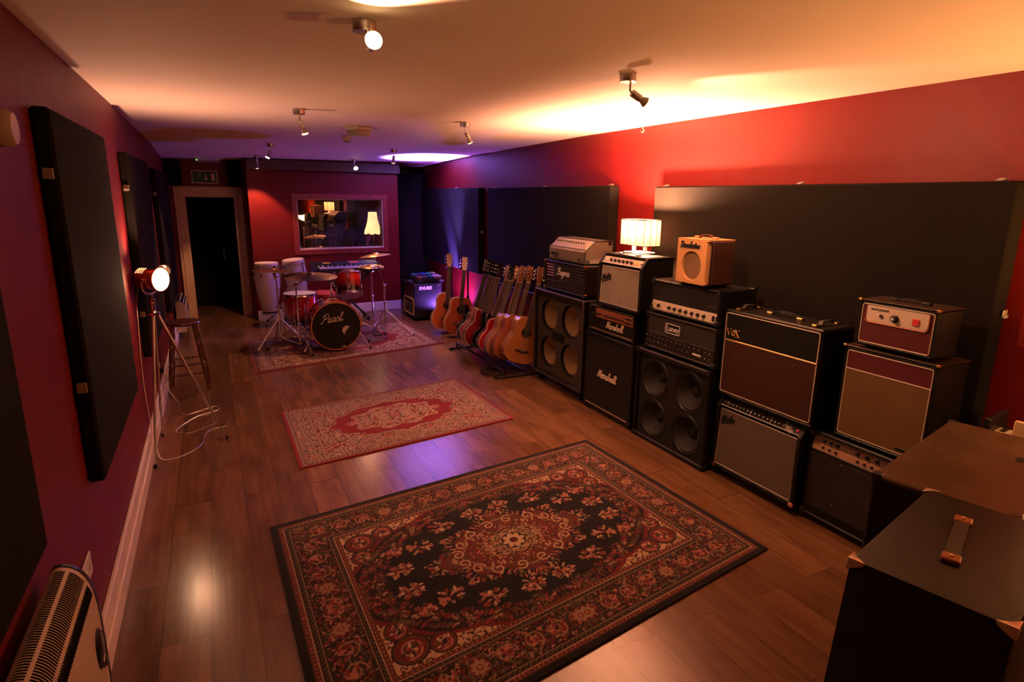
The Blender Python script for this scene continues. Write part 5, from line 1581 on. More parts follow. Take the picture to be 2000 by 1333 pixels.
def drum(name, label, loc, rot, R, H, lugs, legs=None, head='white drumhead', shell_m='red to black fade lacquer'):
    t = thing(name, label, 'drum', loc, rot)
    MB().lathe([(R, .015), (R, H - .015)], 48, (0, 0, 0), (0, 0, 1), False).build('shell', shell_m, t)
    MB().lathe([(R + .001, H), (.001, H + .001)], 48, cap=False).build('batter_head', head, t)
    MB().lathe([(R + .001, 0), (.001, -.001)], 48, cap=False).build('resonant_head', 'white drumhead', t)
    for z0, z1 in ((-.006, .022), (H - .022, H + .010)):
        MB().lathe([(R + .002, z0), (R + .009, z0), (R + .006, z0 + .004), (R + .006, z1 - .004), (R + .010, z1), (R + .002, z1)], 48, cap=False).build('rim', 'chrome', t)
    for k in range(lugs):
        a = 2 * PI * (k + .35) / lugs
        o = Vector((math.cos(a), math.sin(a), 0))
        mb = MB()
        for zz in ((H * .5,) if H < .2 else (.075, H - .075)):
            lug(mb, o * R + Vector((0, 0, zz)), o, (0, 0, 1), .055)
        mb.tube([o * (R + .012) + Vector((0, 0, -.008)), o * (R + .012) + Vector((0, 0, H + .012))] if H < .2 else [o * (R + .012) + Vector((0, 0, H - .09)), o * (R + .012) + Vector((0, 0, H + .014))], .003, 6)
        if H >= .2: mb.tube([o * (R + .010) + Vector((0, 0, .08)), o * (R + .010) + Vector((0, 0, H - .08))], .0025, 6)
        if H >= .2: mb.tube([o * (R + .012) + Vector((0, 0, .09)), o * (R + .012) + Vector((0, 0, -.010))], .003, 6)
        mb.build('lug', 'chrome', t)
    if legs:
        for k in range(3):
            a = legs[0] + 2 * PI * k / 3
            o = Vector((math.cos(a), math.sin(a), 0))
            mb = MB().tube([o * (R + .022) + Vector((0, 0, H * .72)), o * (R + .022) + Vector((0, 0, -legs[1] + .05)), o * (R + .05) + Vector((0, 0, -legs[1] + .012))], .0065, 8).box(0, 0, 0, 0, 0, 0)
            mb.tube([o * R + Vector((0, 0, H * .42)), o * (R + .032) + Vector((0, 0, H * .42))], .015, 8)
            l = mb.build('leg', 'chrome', t)
            MB().tube([o * (R + .046) + Vector((0, 0, -legs[1] + .02)), o * (R + .053) + Vector((0, 0, -legs[1]))], .011, 8).build('leg_foot', 'rubber', l)
    return t
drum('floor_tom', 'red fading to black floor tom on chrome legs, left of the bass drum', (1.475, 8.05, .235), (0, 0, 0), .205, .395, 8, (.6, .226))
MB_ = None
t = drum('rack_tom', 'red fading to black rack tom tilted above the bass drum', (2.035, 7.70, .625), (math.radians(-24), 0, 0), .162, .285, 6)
mb = MB()
mb.tube([(-.165, .02, .17), (-.195, .02, .17), (-.215, .02, .13), (-.22, .02, -.02)], .0095, 10).tube([(-.16, .02, .13), (-.18, .02, .21)], .014, 10).ball((-.205, .02, .16), .022, 12).ball((-.222, .02, .03), .018, 12)
mb.tube([(-.222, .02, .03), (-.215, -.03, -.05), (-.20, -.07, -.135)], .0095, 10).box(-.23, -.20, .005, .035, .06, .10, .004)
mb.build('mount_arm', 'chrome', t)

def cymbal_mesh(R, tilt=(0, 0), loc=(0, 0, 0), m='cymbal bronze', parent=None, name='cymbal'):
    prof = [(.008, .030), (.022, .028), (.040, .018), (.052, .008), (R * .5, .003), (R * .8, -.007), (R, -.020), (R * .8, -.0085), (R * .5, .0015), (.052, .0062), (.022, .026), (.008, .028)]
    o = MB().lathe(prof, 56, cap=False).build(name, m, parent, 30)
    o.location = loc; o.rotation_euler = (tilt[0], tilt[1], 0)
    return o
def stand_base(t, h0, spread, ang, m='brushed steel', fold=.16):
    """tripod with double braces: legs meet the tube at height h0"""
    for k in range(3):
        a = ang + 2 * PI * k / 3
        o = Vector((math.cos(a), math.sin(a), 0))
        p0 = o * .022 + Vector((0, 0, h0)); p1 = o * spread + Vector((0, 0, .014))
        s = Vector((-o.y, o.x, 0)) * .007
        mb = MB().tube([p0 + s, p1 + s], .0052, 8).tube([p0 - s, p1 - s], .0052, 8)
        mid = p0.lerp(p1, .55)
        mb.tube([mid, Vector((0, 0, .07)) + o * .015], .0048, 8)
        l = mb.build('leg', m, t)
        MB().tube([p1 - o * .022 + Vector((0, 0, .011)), p1 + o * .012 - Vector((0, 0, .003))], .0125, 8).build('leg_foot', 'rubber', l)
def pole(t, secs, name='pole'):
    """secs: list of (point, point, radius) with clamps between"""
    for a, b, r in secs:
        o = MB().cyl(a, b, r, n=14).build(name, 'chrome', t)
        b_, a_ = Vector(b), Vector(a)
        d = (b_ - a_).normalized()
        MB().lathe([(r * 1.2, -.02), (r * 1.6, -.015), (r * 1.6, .015), (r * 1.1, .02)], 14, b_, d).tube([b_, b_ + d.orthogonal() * .035], [.006, .009], 8).build('clamp', 'chrome', o)
Gc = 'cymbal stands around the drum kit'
t = thing('cymbal_stand', 'leftmost crash cymbal on a straight chrome stand in front of the conga', 'cymbal', (1.185, 7.78, .014), (0, 0, 0), Gc)
stand_base(t, .36, .36, 3.75)
pole(t, [((0, 0, .05), (0, 0, .50), .0125), ((0, 0, .50), (0, 0, .72), .0105), ((0, 0, .72), (-.005, 0, .86), .0085)])
MB().tube([(-.005, 0, .86), (-.018, -.01, .89), (-.01, -.005, .93), (-.014, 0, .985)], .008, 8).ball((-.016, -.008, .90), .020, 12).lathe([(.018, .925), (.02, .935), (.02, .945), (.012, .95)], 14).build('tilter', 'chrome', t)
cymbal_mesh(.265, (-.05, .08), (-.013, 0, .955), 'dark cymbal bronze', t)
MB().lathe([(.012, .985), (.016, .99), (.016, 1.0), (.006, 1.008)], 12, (-.012, 0, 0)).build('wing_nut', 'black plastic', t)
t = thing('cymbal_stand', 'large dark ride cymbal on a chrome boom stand above the floor tom', 'cymbal', (1.385, 7.56, .014), (0, 0, 0), Gc)
stand_base(t, .33, .38, 2.85)
pole(t, [((0, 0, .05), (0, 0, .48), .0125), ((0, 0, .48), (-.01, 0, .79), .0100)])
MB().tube([(-.125, 0, .735), (.155, 0, .875)], .0065, 10).ball((-.01, 0, .793), .020, 12).tube([(.155, 0, .875), (.165, 0, .915)], .0075, 8).ball((.157, 0, .878), .015, 10).build('boom', 'chrome', t)
cymbal_mesh(.315, (.05, .02), (.165, 0, .905), 'dark cymbal bronze', t)
t = thing('cymbal_stand', 'thin crash cymbal on the tall angled boom stand at the right of the kit', 'cymbal', (2.515, 7.86, .014), (0, 0, 0), Gc)
stand_base(t, .36, .37, -.35)
pole(t, [((0, 0, .05), (0, 0, .46), .0125), ((0, 0, .46), (0, 0, .70), .0100)])
MB().tube([(.03, 0, .60), (-.10, .02, 1.06)], .0068, 10).ball((0, 0, .70), .020, 12).tube([(-.10, .02, 1.06), (-.10, .02, 1.135)], .008, 8).ball((-.10, .02, 1.06), .016, 10).build('boom', 'chrome', t)
cymbal_mesh(.205, (-.07, -.10), (-.10, .02, 1.095), 'cymbal bronze', t)
MB().lathe([(.010, 1.125), (.015, 1.13), (.015, 1.15), (.006, 1.155)], 12, (-.10, .02, 0)).build('wing_nut', 'black plastic', t)
t = thing('hi_hat', 'pair of pale hi-hat cymbals on a chrome stand beside the rack tom', 'cymbal', (2.43, 8.20, .014))
stand_base(t, .30, .27, .9)
pole(t, [((0, 0, .03), (0, 0, .50), .0125), ((0, 0, .50), (0, 0, .84), .0095)])
MB().cyl((0, 0, .84), (0, 0, 1.03), .0035, n=8).build('pull_rod', 'chrome', t)
MB().lathe([(.016, .84), (.02, .845), (.02, .862), (.012, .868)], 14).build('hat_seat', 'black plastic', t)
bot = cymbal_mesh(.175, (PI + .06, 0), (0, 0, .885), 'cymbal bronze', t); cymbal_mesh(.175, (.06, 0), (0, 0, .905), 'cymbal bronze', t)
MB().box(-.04, .04, -.26, -.02, .012, .03, .004).build('foot_pedal', 'chrome', t, 30)
# throne
t = thing('drum_throne', 'low drum stool with a red seat behind the bass drum', 'stool', (1.80, 8.45, .014))
stand_base(t, .25, .24, .4, 'black metal')
MB().cyl((0, 0, .05), (0, 0, .46), .014, n=14).build('pole', 'chrome', t)
MB().lathe([(.165, .46), (.175, .465), (.175, .48)], 36).build('seat_base', 'matte black', t)
MB().lathe([(.175, .48), (.18, .50), (.18, .545), (.165, .56), (.10, .565), (.001, .565)], 36).build('seat', 'red velour', t)

# congas
def conga(label, loc, rot, R, H, plate_):
    t = thing('conga', label, 'conga drum', loc, rot, 'white congas by the booth wall')
    prof = [(R * .62, 0), (R * .72, H * .12), (R * .92, H * .32), (R * 1.09, H * .58), (R * 1.10, H * .70), (R * 1.02, H * .90), (R * .97, H * .97)]
    MB().lathe([(p.x, p.y) for p in smooth_line([(a, b) for a, b in prof], 4)], 44, cap=False).build('shell', 'pearl white lacquer', t)
    MB().lathe([(R * .63, -.012), (R * .66, -.010), (R * .66, .012), (R * .62, .014)], 40, cap=False).build('base_rim', 'black metal', t)
    MB().lathe([(R * 1.0, H * .93), (R * 1.01, H * .985), (R * .97, H), (.001, H + .003)], 44, cap=False).build('drum_skin', 'skin drumhead', t)
    MB().ring((0, 0, H * .925), R * 1.045, .008, n=44).build('hoop', 'chrome', t)
    for k in range(6):
        a = -PI / 2 + .5 + k * PI / 3
        o = Vector((math.cos(a), math.sin(a), 0))
        mb = MB().tube([o * R * 1.055 + Vector((0, 0, H * .945)), o * R * 1.10 + Vector((0, 0, H * .93)), o * R * 1.10 + Vector((0, 0, H * .84)), o * R * 1.135 + Vector((0, 0, H * .76))], .0055, 8)
        mb.box(0, 0, 0, 0, 0, 0)
        mb.tube([o * R * 1.075 + Vector((0, 0, H * .80)), o * R * 1.10 + Vector((0, 0, H * .73)), o * R * 1.09 + Vector((0, 0, H * .68))], [.008, .018, .006], 8)
        mb.build('tuning_lug', 'chrome', t)
    if plate_:
        MB().box(-.035, .035, -R * 1.085 - .004, -R * 1.06, H * .74, H * .765, .002).build('name_plate', 'black metal', t, 30)
    return t
conga('taller white conga with a pale skin at the far left of the drum kit', (1.195, 9.33, .19), (0, 0, 0), .160, .715, False)
conga('white conga with a small dark name plate, leaning beside the keyboard', (1.625, 9.38, .24), (.03, -.10, .2), .150, .70, True)
t = thing('conga_stand', 'chrome double stand holding up the two white congas', 'drum stand', (1.41, 9.38, 0))
mb = MB().tube([(0, .06, .02), (0, .06, .82)], .013, 10)
for x in (-.215, .215):
    mb.ring((x, -.03, .165 if x < 0 else .185), .112, .008, n=32); mb.tube([(0, .06, .3), (x, .085, .17 if x < 0 else .19)], .009, 8)
    mb.tube([(0, .06, .3), (x * 1.35, -.20, .015)], .009, 8).tube([(0, .06, .3), (x * 1.1, .20, .015)], .009, 8)
mb.build('frame', 'brushed steel', t)
for x, y in ((-.29, -.20), (.29, -.20), (-.237, .20), (.237, .20)):
    MB().ball((x, y, .017), .017, 10).build('foot', 'rubber', t)
# keyboard on its stand
t = thing('keyboard', 'black electronic keyboard with red lit displays below the control room window', 'keyboard', (2.30, 9.27, .765), (math.radians(12), 0, math.radians(5)))
W = .96
MB().box(-W / 2, W / 2, -.14, .15, 0, .075, .006).box(-W / 2, W / 2, .0, .15, .07, .095, .004).build('case', 'black plastic', t, 30)
MB().box(-W / 2 - .03, -W / 2, -.15, .15, -.005, .10, .01).box(W / 2, W / 2 + .03, -.15, .15, -.005, .10, .01).build('end_cheek', 'black metal', t, 30)
mb = MB()
nk = 44
for i in range(nk):
    x = -W / 2 + .06 + (W - .085) * i / nk
    mb.box(x, x + (W - .085) / nk - .0014, -.142, -.002, .07, .083, .0012)
tag(mb.build('white_keys', 'white plastic', t, 30), kind='stuff')
mb = MB()
for i in range(nk):
    if i % 7 in (0, 1, 3, 4, 5):
        x = -W / 2 + .06 + (W - .085) * (i + 1) / nk
        mb.box(x - .006, x + .006, -.085, -.002, .08, .096, .002)
tag(mb.build('black_keys', 'black plastic', t, 30), kind='stuff')
glow('red keyboard display', (1, .05, .05), 1.1); glow('amber keyboard display', (1, .22, .05), .9)
MB().box(.06, .20, .06, .075, .094, .098).build('display', 'red keyboard display', t, 0); MB().box(-.33, -.22, .06, .072, .094, .098).build('display', 'amber keyboard display', t, 0)
MB().box(.24, .30, .055, .07, .094, .098).box(.33, .37, .055, .07, .094, .098).build('buttons', 'clip plastic', t, 0)
knob_row(t, 6, -.12, .02, .0955, .10, .006, .008, 'black plastic', None, tilt=PI / 2)
t = thing('keyboard_stand', 'black folding stand holding the keyboard up', 'keyboard stand', (2.30, 9.25, 0), (0, 0, math.radians(5)))
mb = MB()
for y in (-.10, .12):
    s = 1 if y < 0 else -1
    mb.tube([(-.30 * s, y, .02), (.28 * s, y, .735)], .014, 8)
    mb.tube([(-.42 * s, y, .735), (.30 * s, y, .02)], .014, 8)
for x in (-.28, .28): mb.tube([(x, -.13, .745), (x, .15, .765)], .013, 8); mb.tube([(x, -.16, .015), (x, .18, .015)], .014, 8)
mb.build('frame', 'black metal', t)

# ------------------------------------------------------------------ amp with the pedalboard
t = amp('combo_amplifier', 'black combo amp alone in the far right corner, white lettering on its side', 'amplifier', 3.185, 9.03, .045)
w, h, d = .575, .52, .44
shell(t, w, d, h, .022, .018); corners(t, w, d, h, 0, 'black plastic', .035); castors(t, w, d, .045)
mat('tan grille paint', (.36, .23, .13), .6)
plate(t, 'control_panel', 'black panel', -w / 2 + .025, w / 2 - .025, .30, h - .03, .010)
MB().rect_tube(-.235, .235, .31, .47, .006, .005, .03).build('panel_trim', 'black metal', t)
plate(t, 'grille', 'baffle board', -w / 2 + .025, w / 2 - .025, .03, .295, .008)
MB().rect_tube(-w / 2 + .04, w / 2 - .03, .04, .285, .002, .011, .03).box(-.20, -.04, .0, .005, .20, .21).box(-.20, -.06, .0, .005, .17, .18).build('grille_frame', 'tan grille paint', t)
MB().ring((.02, .004, .12), .06, .004, (0, 1, 0), 30, 6, .4).build('speaker_ring', 'black metal', t)
s = block_word('maker_lettering', 'SHURE', .066, 'white plastic', t, (w / 2 + .0015, .175, h - .065), (PI / 2, 0, PI / 2), shear=.18, extrude=.001, bold=.004, xs=1.0)
for (x, y, m, a, b) in ((-.18, .05, 'white plastic', .07, .035), (-.06, .04, 'white plastic', .08, .04), (-.20, .13, 'clip plastic', .08, .04), (-.05, .12, 'white plastic', .075, .04), (.08, .05, 'gold trim', .06, .05), (.10, .13, 'clip plastic', .07, .035)):
    MB().box(x, x + a, y, y + b, h, h + .002).build('sticker', m, t, 0)
MB().ball((w / 2 + .002, d - .05, h - .03), .012, 10).build('strap_button', 'chrome', t)
# pedalboard, tilted, on top
pb = thing('pedalboard', 'black pedalboard crowded with effect pedals on the lone corner amp', 'pedalboard', (3.45, 8.97, .594), (math.radians(8), 0, math.radians(10)))
MB().box(-.22, .22, -.17, -.10, .03, .045, .003).box(-.22, .22, -.06, .01, .03, .045, .003).box(-.22, .22, .05, .12, .03, .045, .003).box(-.22, -.205, -.17, .15, 0, .045, .003).box(.205, .22, -.17, .15, 0, .045, .003).box(-.22, .22, -.17, -.16, 0, .045, .003).build('frame', 'black metal', pb, 30)
PM = Matrix.Translation((3.45, 8.97, .594)) @ Euler((math.radians(8), 0, math.radians(10))).to_matrix().to_4x4()
peds = [(-.17, .085, .065, .105, (.03, .16, .22), 'teal'), (-.085, .085, .07, .105, (.05, .06, .20), 'dark blue'), (.0, .085, .07, .11, (.02, .10, .45), 'bright blue'), (.085, .085, .065, .11, (.04, .35, .20), 'green'), (.165, .085, .06, .10, (.45, .40, .35), 'pale cream'),
        (-.165, -.075, .075, .12, (.16, .06, .09), 'plum'), (-.07, -.075, .09, .12, (.09, .06, .08), 'grey brown'), (.03, -.075, .07, .115, (.02, .14, .30), 'sky blue'), (.10, -.075, .055, .115, (.60, .45, .50), 'pink'), (.168, -.075, .06, .115, (.62, .56, .60), 'white')]
for (x, y, a, b, c, nm) in peds:
    mat(nm + ' pedal enamel', c, .35)
    q = thing('effect_pedal', nm + ' effect pedal on the pedalboard, ' + ('back' if y > 0 else 'front') + ' row', 'effect pedal', PM @ Vector((x, y, .046)), (math.radians(8), 0, math.radians(10)), 'effect pedals on the pedalboard')
    MB().box(-a / 2, a / 2, -b / 2, b / 2, 0, .042, .006).build('case', nm + ' pedal enamel', q, 30)
    for kx in (-.28, .28): MB().lathe([(.009, .042), (.009, .054), (.007, .058)], 12, (kx * a, b * .28, 0)).build('knob', 'black plastic', q)
    MB().lathe([(.008, .042), (.008, .05), (.005, .054)], 12, (0, -b * .28, 0)).build('foot_switch', 'chrome', q)
# ------------------------------------------------------------------ guitars
mat('spruce top', (.27, .105, .035), .28, coat=.4, vary=(6, .12))
mat('orange spruce top', (.42, .090, .028), .25, coat=.5, vary=(6, .12))
mat('mahogany gloss', (.20, .055, .028), .22, coat=.6, vary=(7, .25))
mat('walnut gloss', (.26, .125, .085), .22, coat=.5, vary=(7, .2))
mat('red guitar lacquer', (.30, .008, .010), .14, coat=.7)
mat('black guitar lacquer', (.008, .008, .009), .12, coat=.7)
mat('dark burst lacquer', (.045, .016, .010), .14, coat=.7)
mat('cherry guitar lacquer', (.17, .010, .012), .14, coat=.7)
mat('maple neck', (.55, .28, .10), .3, coat=.3)
mat('mahogany neck', (.11, .04, .022), .35)
mat('rosewood', (.030, .016, .011), .5)
mat('cream binding', (.60, .50, .36), .4)
mat('pickguard brown', (.035, .012, .010), .2, coat=.5)
mat('string steel', (.6, .55, .5), .3, .9)
OUT = {
 'dread': ([(.0, .0), (.09, .004), (.165, .045), (.200, .12), (.193, .195), (.150, .285), (.139, .33), (.143, .385), (.135, .44), (.10, .485), (.03, .502)], None),
 'cutaway': ([(.0, .0), (.09, .004), (.165, .045), (.200, .12), (.193, .195), (.150, .285), (.139, .33), (.143, .385), (.135, .44), (.10, .485), (.03, .502)],
             [(.0, .0), (.09, .004), (.165, .045), (.200, .12), (.193, .195), (.150, .285), (.138, .33), (.137, .37), (.122, .405), (.085, .408), (.055, .425), (.034, .46), (.03, .502)]),
 'single': ([(.0, .0), (.08, .002), (.145, .035), (.168, .10), (.150, .17), (.118, .225), (.115, .265), (.122, .31), (.105, .355), (.06, .378), (.03, .38)],
            [(.0, .0), (.08, .002), (.145, .035), (.168, .10), (.150, .17), (.120, .225), (.118, .262), (.122, .30), (.112, .328), (.085, .325), (.062, .30), (.04, .30), (.03, .32)]),
 'semi': ([(.0, .0), (.10, .002), (.175, .045), (.205, .12), (.185, .20), (.145, .265), (.138, .305), (.152, .36), (.140, .415), (.095, .425), (.055, .395), (.03, .385)], None),
 'double': ([(.0, .0), (.08, .004), (.140, .04), (.160, .10), (.145, .17), (.112, .23), (.115, .29), (.140, .36), (.142, .41), (.115, .42), (.085, .38), (.05, .345), (.03, .34)],
            [(.0, .0), (.08, .004), (.142, .04), (.162, .10), (.150, .16), (.115, .21), (.112, .25), (.132, .31), (.128, .345), (.10, .345), (.07, .315), (.045, .305), (.03, .31)]),
}
def outline(kind):
    L, R = OUT[kind]
    R = R or L
    l = [(-p.x, p.y) for p in smooth_line(L, 4)]
    r = [(p.x, p.y) for p in smooth_line(R, 4)]
    return r + l[::-1][:-1], L[-1][1]
def guitar(name, label, kind, body_m, thick, loc, rot, group, head='six', neck_m='mahogany neck', binding=None, face=None, guard=None, hw=2, head_m=None, strings=True, flip=False):
    t = thing(name, label, 'guitar', loc, rot, group)
    out, zt = outline(kind)
    acoustic = kind in ('dread', 'cutaway')
    hy = thick / 2
    b = MB().prism(out, -hy, hy, .004 if acoustic else .008).build('body', body_m, t, 35)
    if face:
        ins = [(x * .985, .25 + (z - .25) * .985) if acoustic else (x * .93, .19 + (z - .19) * .93) for x, z in out]
        MB().prism(ins, -hy - .0015, -hy + .001).build('top', face, t, 0)
    if binding:
        MB().tube([(x, -hy, z) for x, z in out], .0035, 6, True).build('binding', binding, t)
        if acoustic or kind == 'semi': MB().tube([(x, hy, z) for x, z in out], .003, 6, True).build('binding', binding, t)
    z0 = zt - (.03 if not acoustic else .0)
    zn = .862 if acoustic else .83      # nut
    zs = .345 if acoustic else .275      # where the fretboard starts
    yf = -hy - .006
    mb = MB()
    mb.prism([(-.028, z0 - .02), (.028, z0 - .02), (.022, zn), (-.022, zn)], yf + .004, yf + .024, .005)
    mb.build('neck', neck_m, t, 40)
    fb = MB().prism([(-.028, zs), (.028, zs), (.0215, zn), (-.0215, zn)], yf - .002, yf + .0045).build('fretboard', 'rosewood' if neck_m != 'maple neck' or kind == 'single' else 'rosewood', t, 0)
    mb = MB()
    sc = (zn - (.21 if acoustic else .19)) 
    for n in range(1, 21):
        z = zn - sc * (1 - 2 ** (-n / 12))
        if z > zs: mb.box(-.0235, .0235, yf - .0026, yf - .001, z - .0005, z + .0005)
    for n in (3, 5, 7, 9, 12, 15):
        z = zn - sc * (1 - 2 ** (-(n - .5) / 12))
        mb.box(-.0035, .0035, yf - .0024, yf - .001, z - .0035, z + .0035)
    mb.build('frets', 'string steel', fb, 0)
    MB().box(-.0215, .0215, yf - .004, yf + .004, zn, zn + .006).build('nut', 'cream binding', t, 0)
    # headstock, tipped back
    hd_m = head_m or neck_m
    if head == 'six':
        ho = [(-.022, 0), (-.030, .03), (-.036, .05), (-.038, .165), (-.028, .185), (.0, .178), (.028, .185), (.038, .165), (.036, .05), (.030, .03), (.022, 0)]
        pegs = [(sx * .028, .055 + .042 * i, sx) for sx in (-1, 1) for i in range(3)]
        tipang = .22
    else:
        ho = [(-.022, 0), (-.026, .025), (-.020, .05), (-.030, .14), (-.026, .175), (.004, .192), (.034, .180), (.040, .155), (.032, .13), (.034, .06), (.030, .035), (.022, 0)]
        pegs = [(-.016 - .0005 * i, .045 + .0235 * i, -1) for i in range(6)]
        tipang = .05
    h = MB().prism(ho, -.007, .007, .002).build('headstock', hd_m, t, 30)
    h.location = (0, yf + .010, zn + .002); h.rotation_euler = (-tipang, 0, 0)
    for (x, z, sx) in pegs:
        p = MB().lathe([(.0055, 0), (.0055, .008), (.003, .010), (.003, .016)], 10, (x, -.007, z), (0, -1, 0))
        p.tube([(x, .002, z), (x + sx * .022, .002, z)], .0028, 6).tube([(x + sx * .022, .002, z - .007), (x + sx * .030, .002, z - .005), (x + sx * .030, .002, z + .005), (x + sx * .022, .002, z + .007)], [.004, .0055, .0055, .004], 6)
        p.build('tuning_peg', 'chrome', h)
    if acoustic:
        MB().lathe([(.050, 0), (.001, .0002)], 36, (0, -hy - .0022, .335), (0, -1, 0), False).build('sound_hole', 'matte black', t)
        MB().ring((0, -hy - .0018, .335), .056, .004, (0, 1, 0), 40, 6, .3).build('rosette', 'rosewood', t)
        br = [(-.085, .143), (-.05, .150), (0, .147), (.05, .150), (.085, .143), (.078, .128), (.04, .124), (0, .112), (-.04, .124), (-.078, .128)]
        MB().prism(br, -hy - .010, -hy, .002).build('bridge', 'rosewood', t, 30)
        MB().box(-.035, .035, -hy - .013, -hy - .009, .138, .141).build('saddle', 'cream binding', t, 0)
        if guard == 'drop':
            g_ = [(.045, .355), (.062, .33), (.062, .29), (.080, .23), (.075, .205), (.045, .215), (.030, .262), (.050, .30)]
        else:
            g_ = [(.048, .335), (.040, .30), (.035, .27), (.050, .235), (.078, .215), (.092, .24), (.085, .28), (.070, .31)]
        if guard: MB().prism(g_, -hy - .0038, -hy - .001).build('pickguard', 'pickguard brown', t, 30)
    else:
        if kind == 'semi':
            for sx in (-1, 1):
                pts = smooth_line([(sx * .100, -hy - .0015, .27), (sx * .112, -hy - .0015, .22), (sx * .100, -hy - .0015, .17), (sx * .108, -hy - .0015, .12)], 5)
                MB().tube(pts, .0045, 6, False, .3).build('f_hole', 'matte black', t)
        for z in ((.235, .145) if hw == 2 else (.245, .195, .145)):
            MB().box(-.036, .036, -hy - .012, -hy, z - (.018 if hw == 2 else .009), z + (.018 if hw == 2 else .009), .003).build('pickup', 'chrome' if hw == 2 else 'black plastic', t, 30)
        MB().box(-.040, .040, -hy - .014, -hy, .085, .100, .003).build('bridge', 'chrome', t, 30)
        if hw == 2: MB().tube([(-.035, -hy - .008, .060), (.035, -hy - .008, .060)], .006, 8).build('tailpiece', 'chrome', t)
        for (kx, kz) in ((.085, .065), (.115, .095), (.095, .115), (.125, .14))[:4 if hw == 2 else 3]:
            MB().lathe([(.011, 0), (.010, .012), (.008, .014)], 14, (kx * .9, -hy, kz), (0, -1, 0)).build('knob', 'brass' if body_m != 'black guitar lacquer' else 'chrome', t)
        if guard:
            gp = [(x * .80, .19 + (z - .19) * .80) for x, z in out if True]
            MB().prism(gp, -hy - .0025, -hy - .0005).build('pickguard', guard, t, 0)
    mb = MB()
    zb = .140 if acoustic else .093
    for i in range(6):
        u = (i - 2.5) / 2.5
        mb.tube([(u * .027, yf - (.008 if acoustic else .012), zb), (u * .018, yf - .005, zn + .003)], .0006, 4)
    mb.build('strings', 'string steel', t)
    for zz in ((.0,),): MB().lathe([(.006, 0), (.008, -.012)], 10, (0, 0, .002), (0, 0, 1)).build('strap_button', 'chrome', t)
    return t
def lean(x, tilt, pitch, yaw=0.0):
    """tilt sideways to the right, pitch back"""
    return (Matrix.Rotation(yaw, 3, 'Z') @ Matrix.Rotation(-pitch, 3, 'X') @ Matrix.Rotation(tilt, 3, 'Y')).to_euler()
# two acoustics on the double stand
Ga = 'orange topped acoustic guitars on the double stand'
guitar('acoustic_guitar', 'left orange topped acoustic guitar with a cutaway, on the double stand', 'cutaway', 'mahogany gloss', .105, (3.335, 7.80, .06), lean(0, math.radians(5), math.radians(7), math.radians(-10)), Ga, face='orange spruce top', guard='tear', binding='cream binding', head_m='mahogany gloss')
guitar('acoustic_guitar', 'right orange topped acoustic guitar with a long dark pickguard, on the double stand', 'dread', 'mahogany gloss', .11, (3.405, 7.50, .04), lean(0, math.radians(7), math.radians(7), math.radians(-10)), Ga, face='orange spruce top', guard='drop', binding='cream binding', head_m='mahogany gloss')
t = thing('guitar_stand', 'black double guitar stand with yokes behind the two orange acoustics', 'guitar stand', (3.50, 7.78, 0))
mb = MB()
for (x, y) in ((.0, .20), (.16, -.02)):
    mb.tube([(x, y, .02), (x, y, .90)], .012, 10).tube([(x, y, .45), (x, y, .52)], .019, 10)
    mb.tube([(x, y, .90), (x - .07, y - .04, .905)], .009, 8)
    mb.tube(smooth_line([(x - .14, y - .08, .90), (x - .11, y - .05, .905), (x - .06, y - .05, .905), (x - .02, y - .09, .90)], 4), .008, 8)
    mb.tube([(x, y, .12), (x - .16, y - .11, .06), (x - .22, y - .20, .065), (x - .22, y - .22, .11)], .009, 8).tube([(x, y, .12), (x - .02, y - .15, .06), (x - .03, y - .23, .065), (x - .03, y - .25, .11)], .009, 8)
    for a in (.6, 2.4, 4.4): mb.tube([(x, y, .20), (x + .24 * math.cos(a), y + .20 * math.sin(a), .015)], .009, 8)
mb.build('frame', 'black metal', t)
MB().box(.135, .185, -.055, -.012, .41, .47, .004).build('height_clamp', 'black plastic', t, 30)
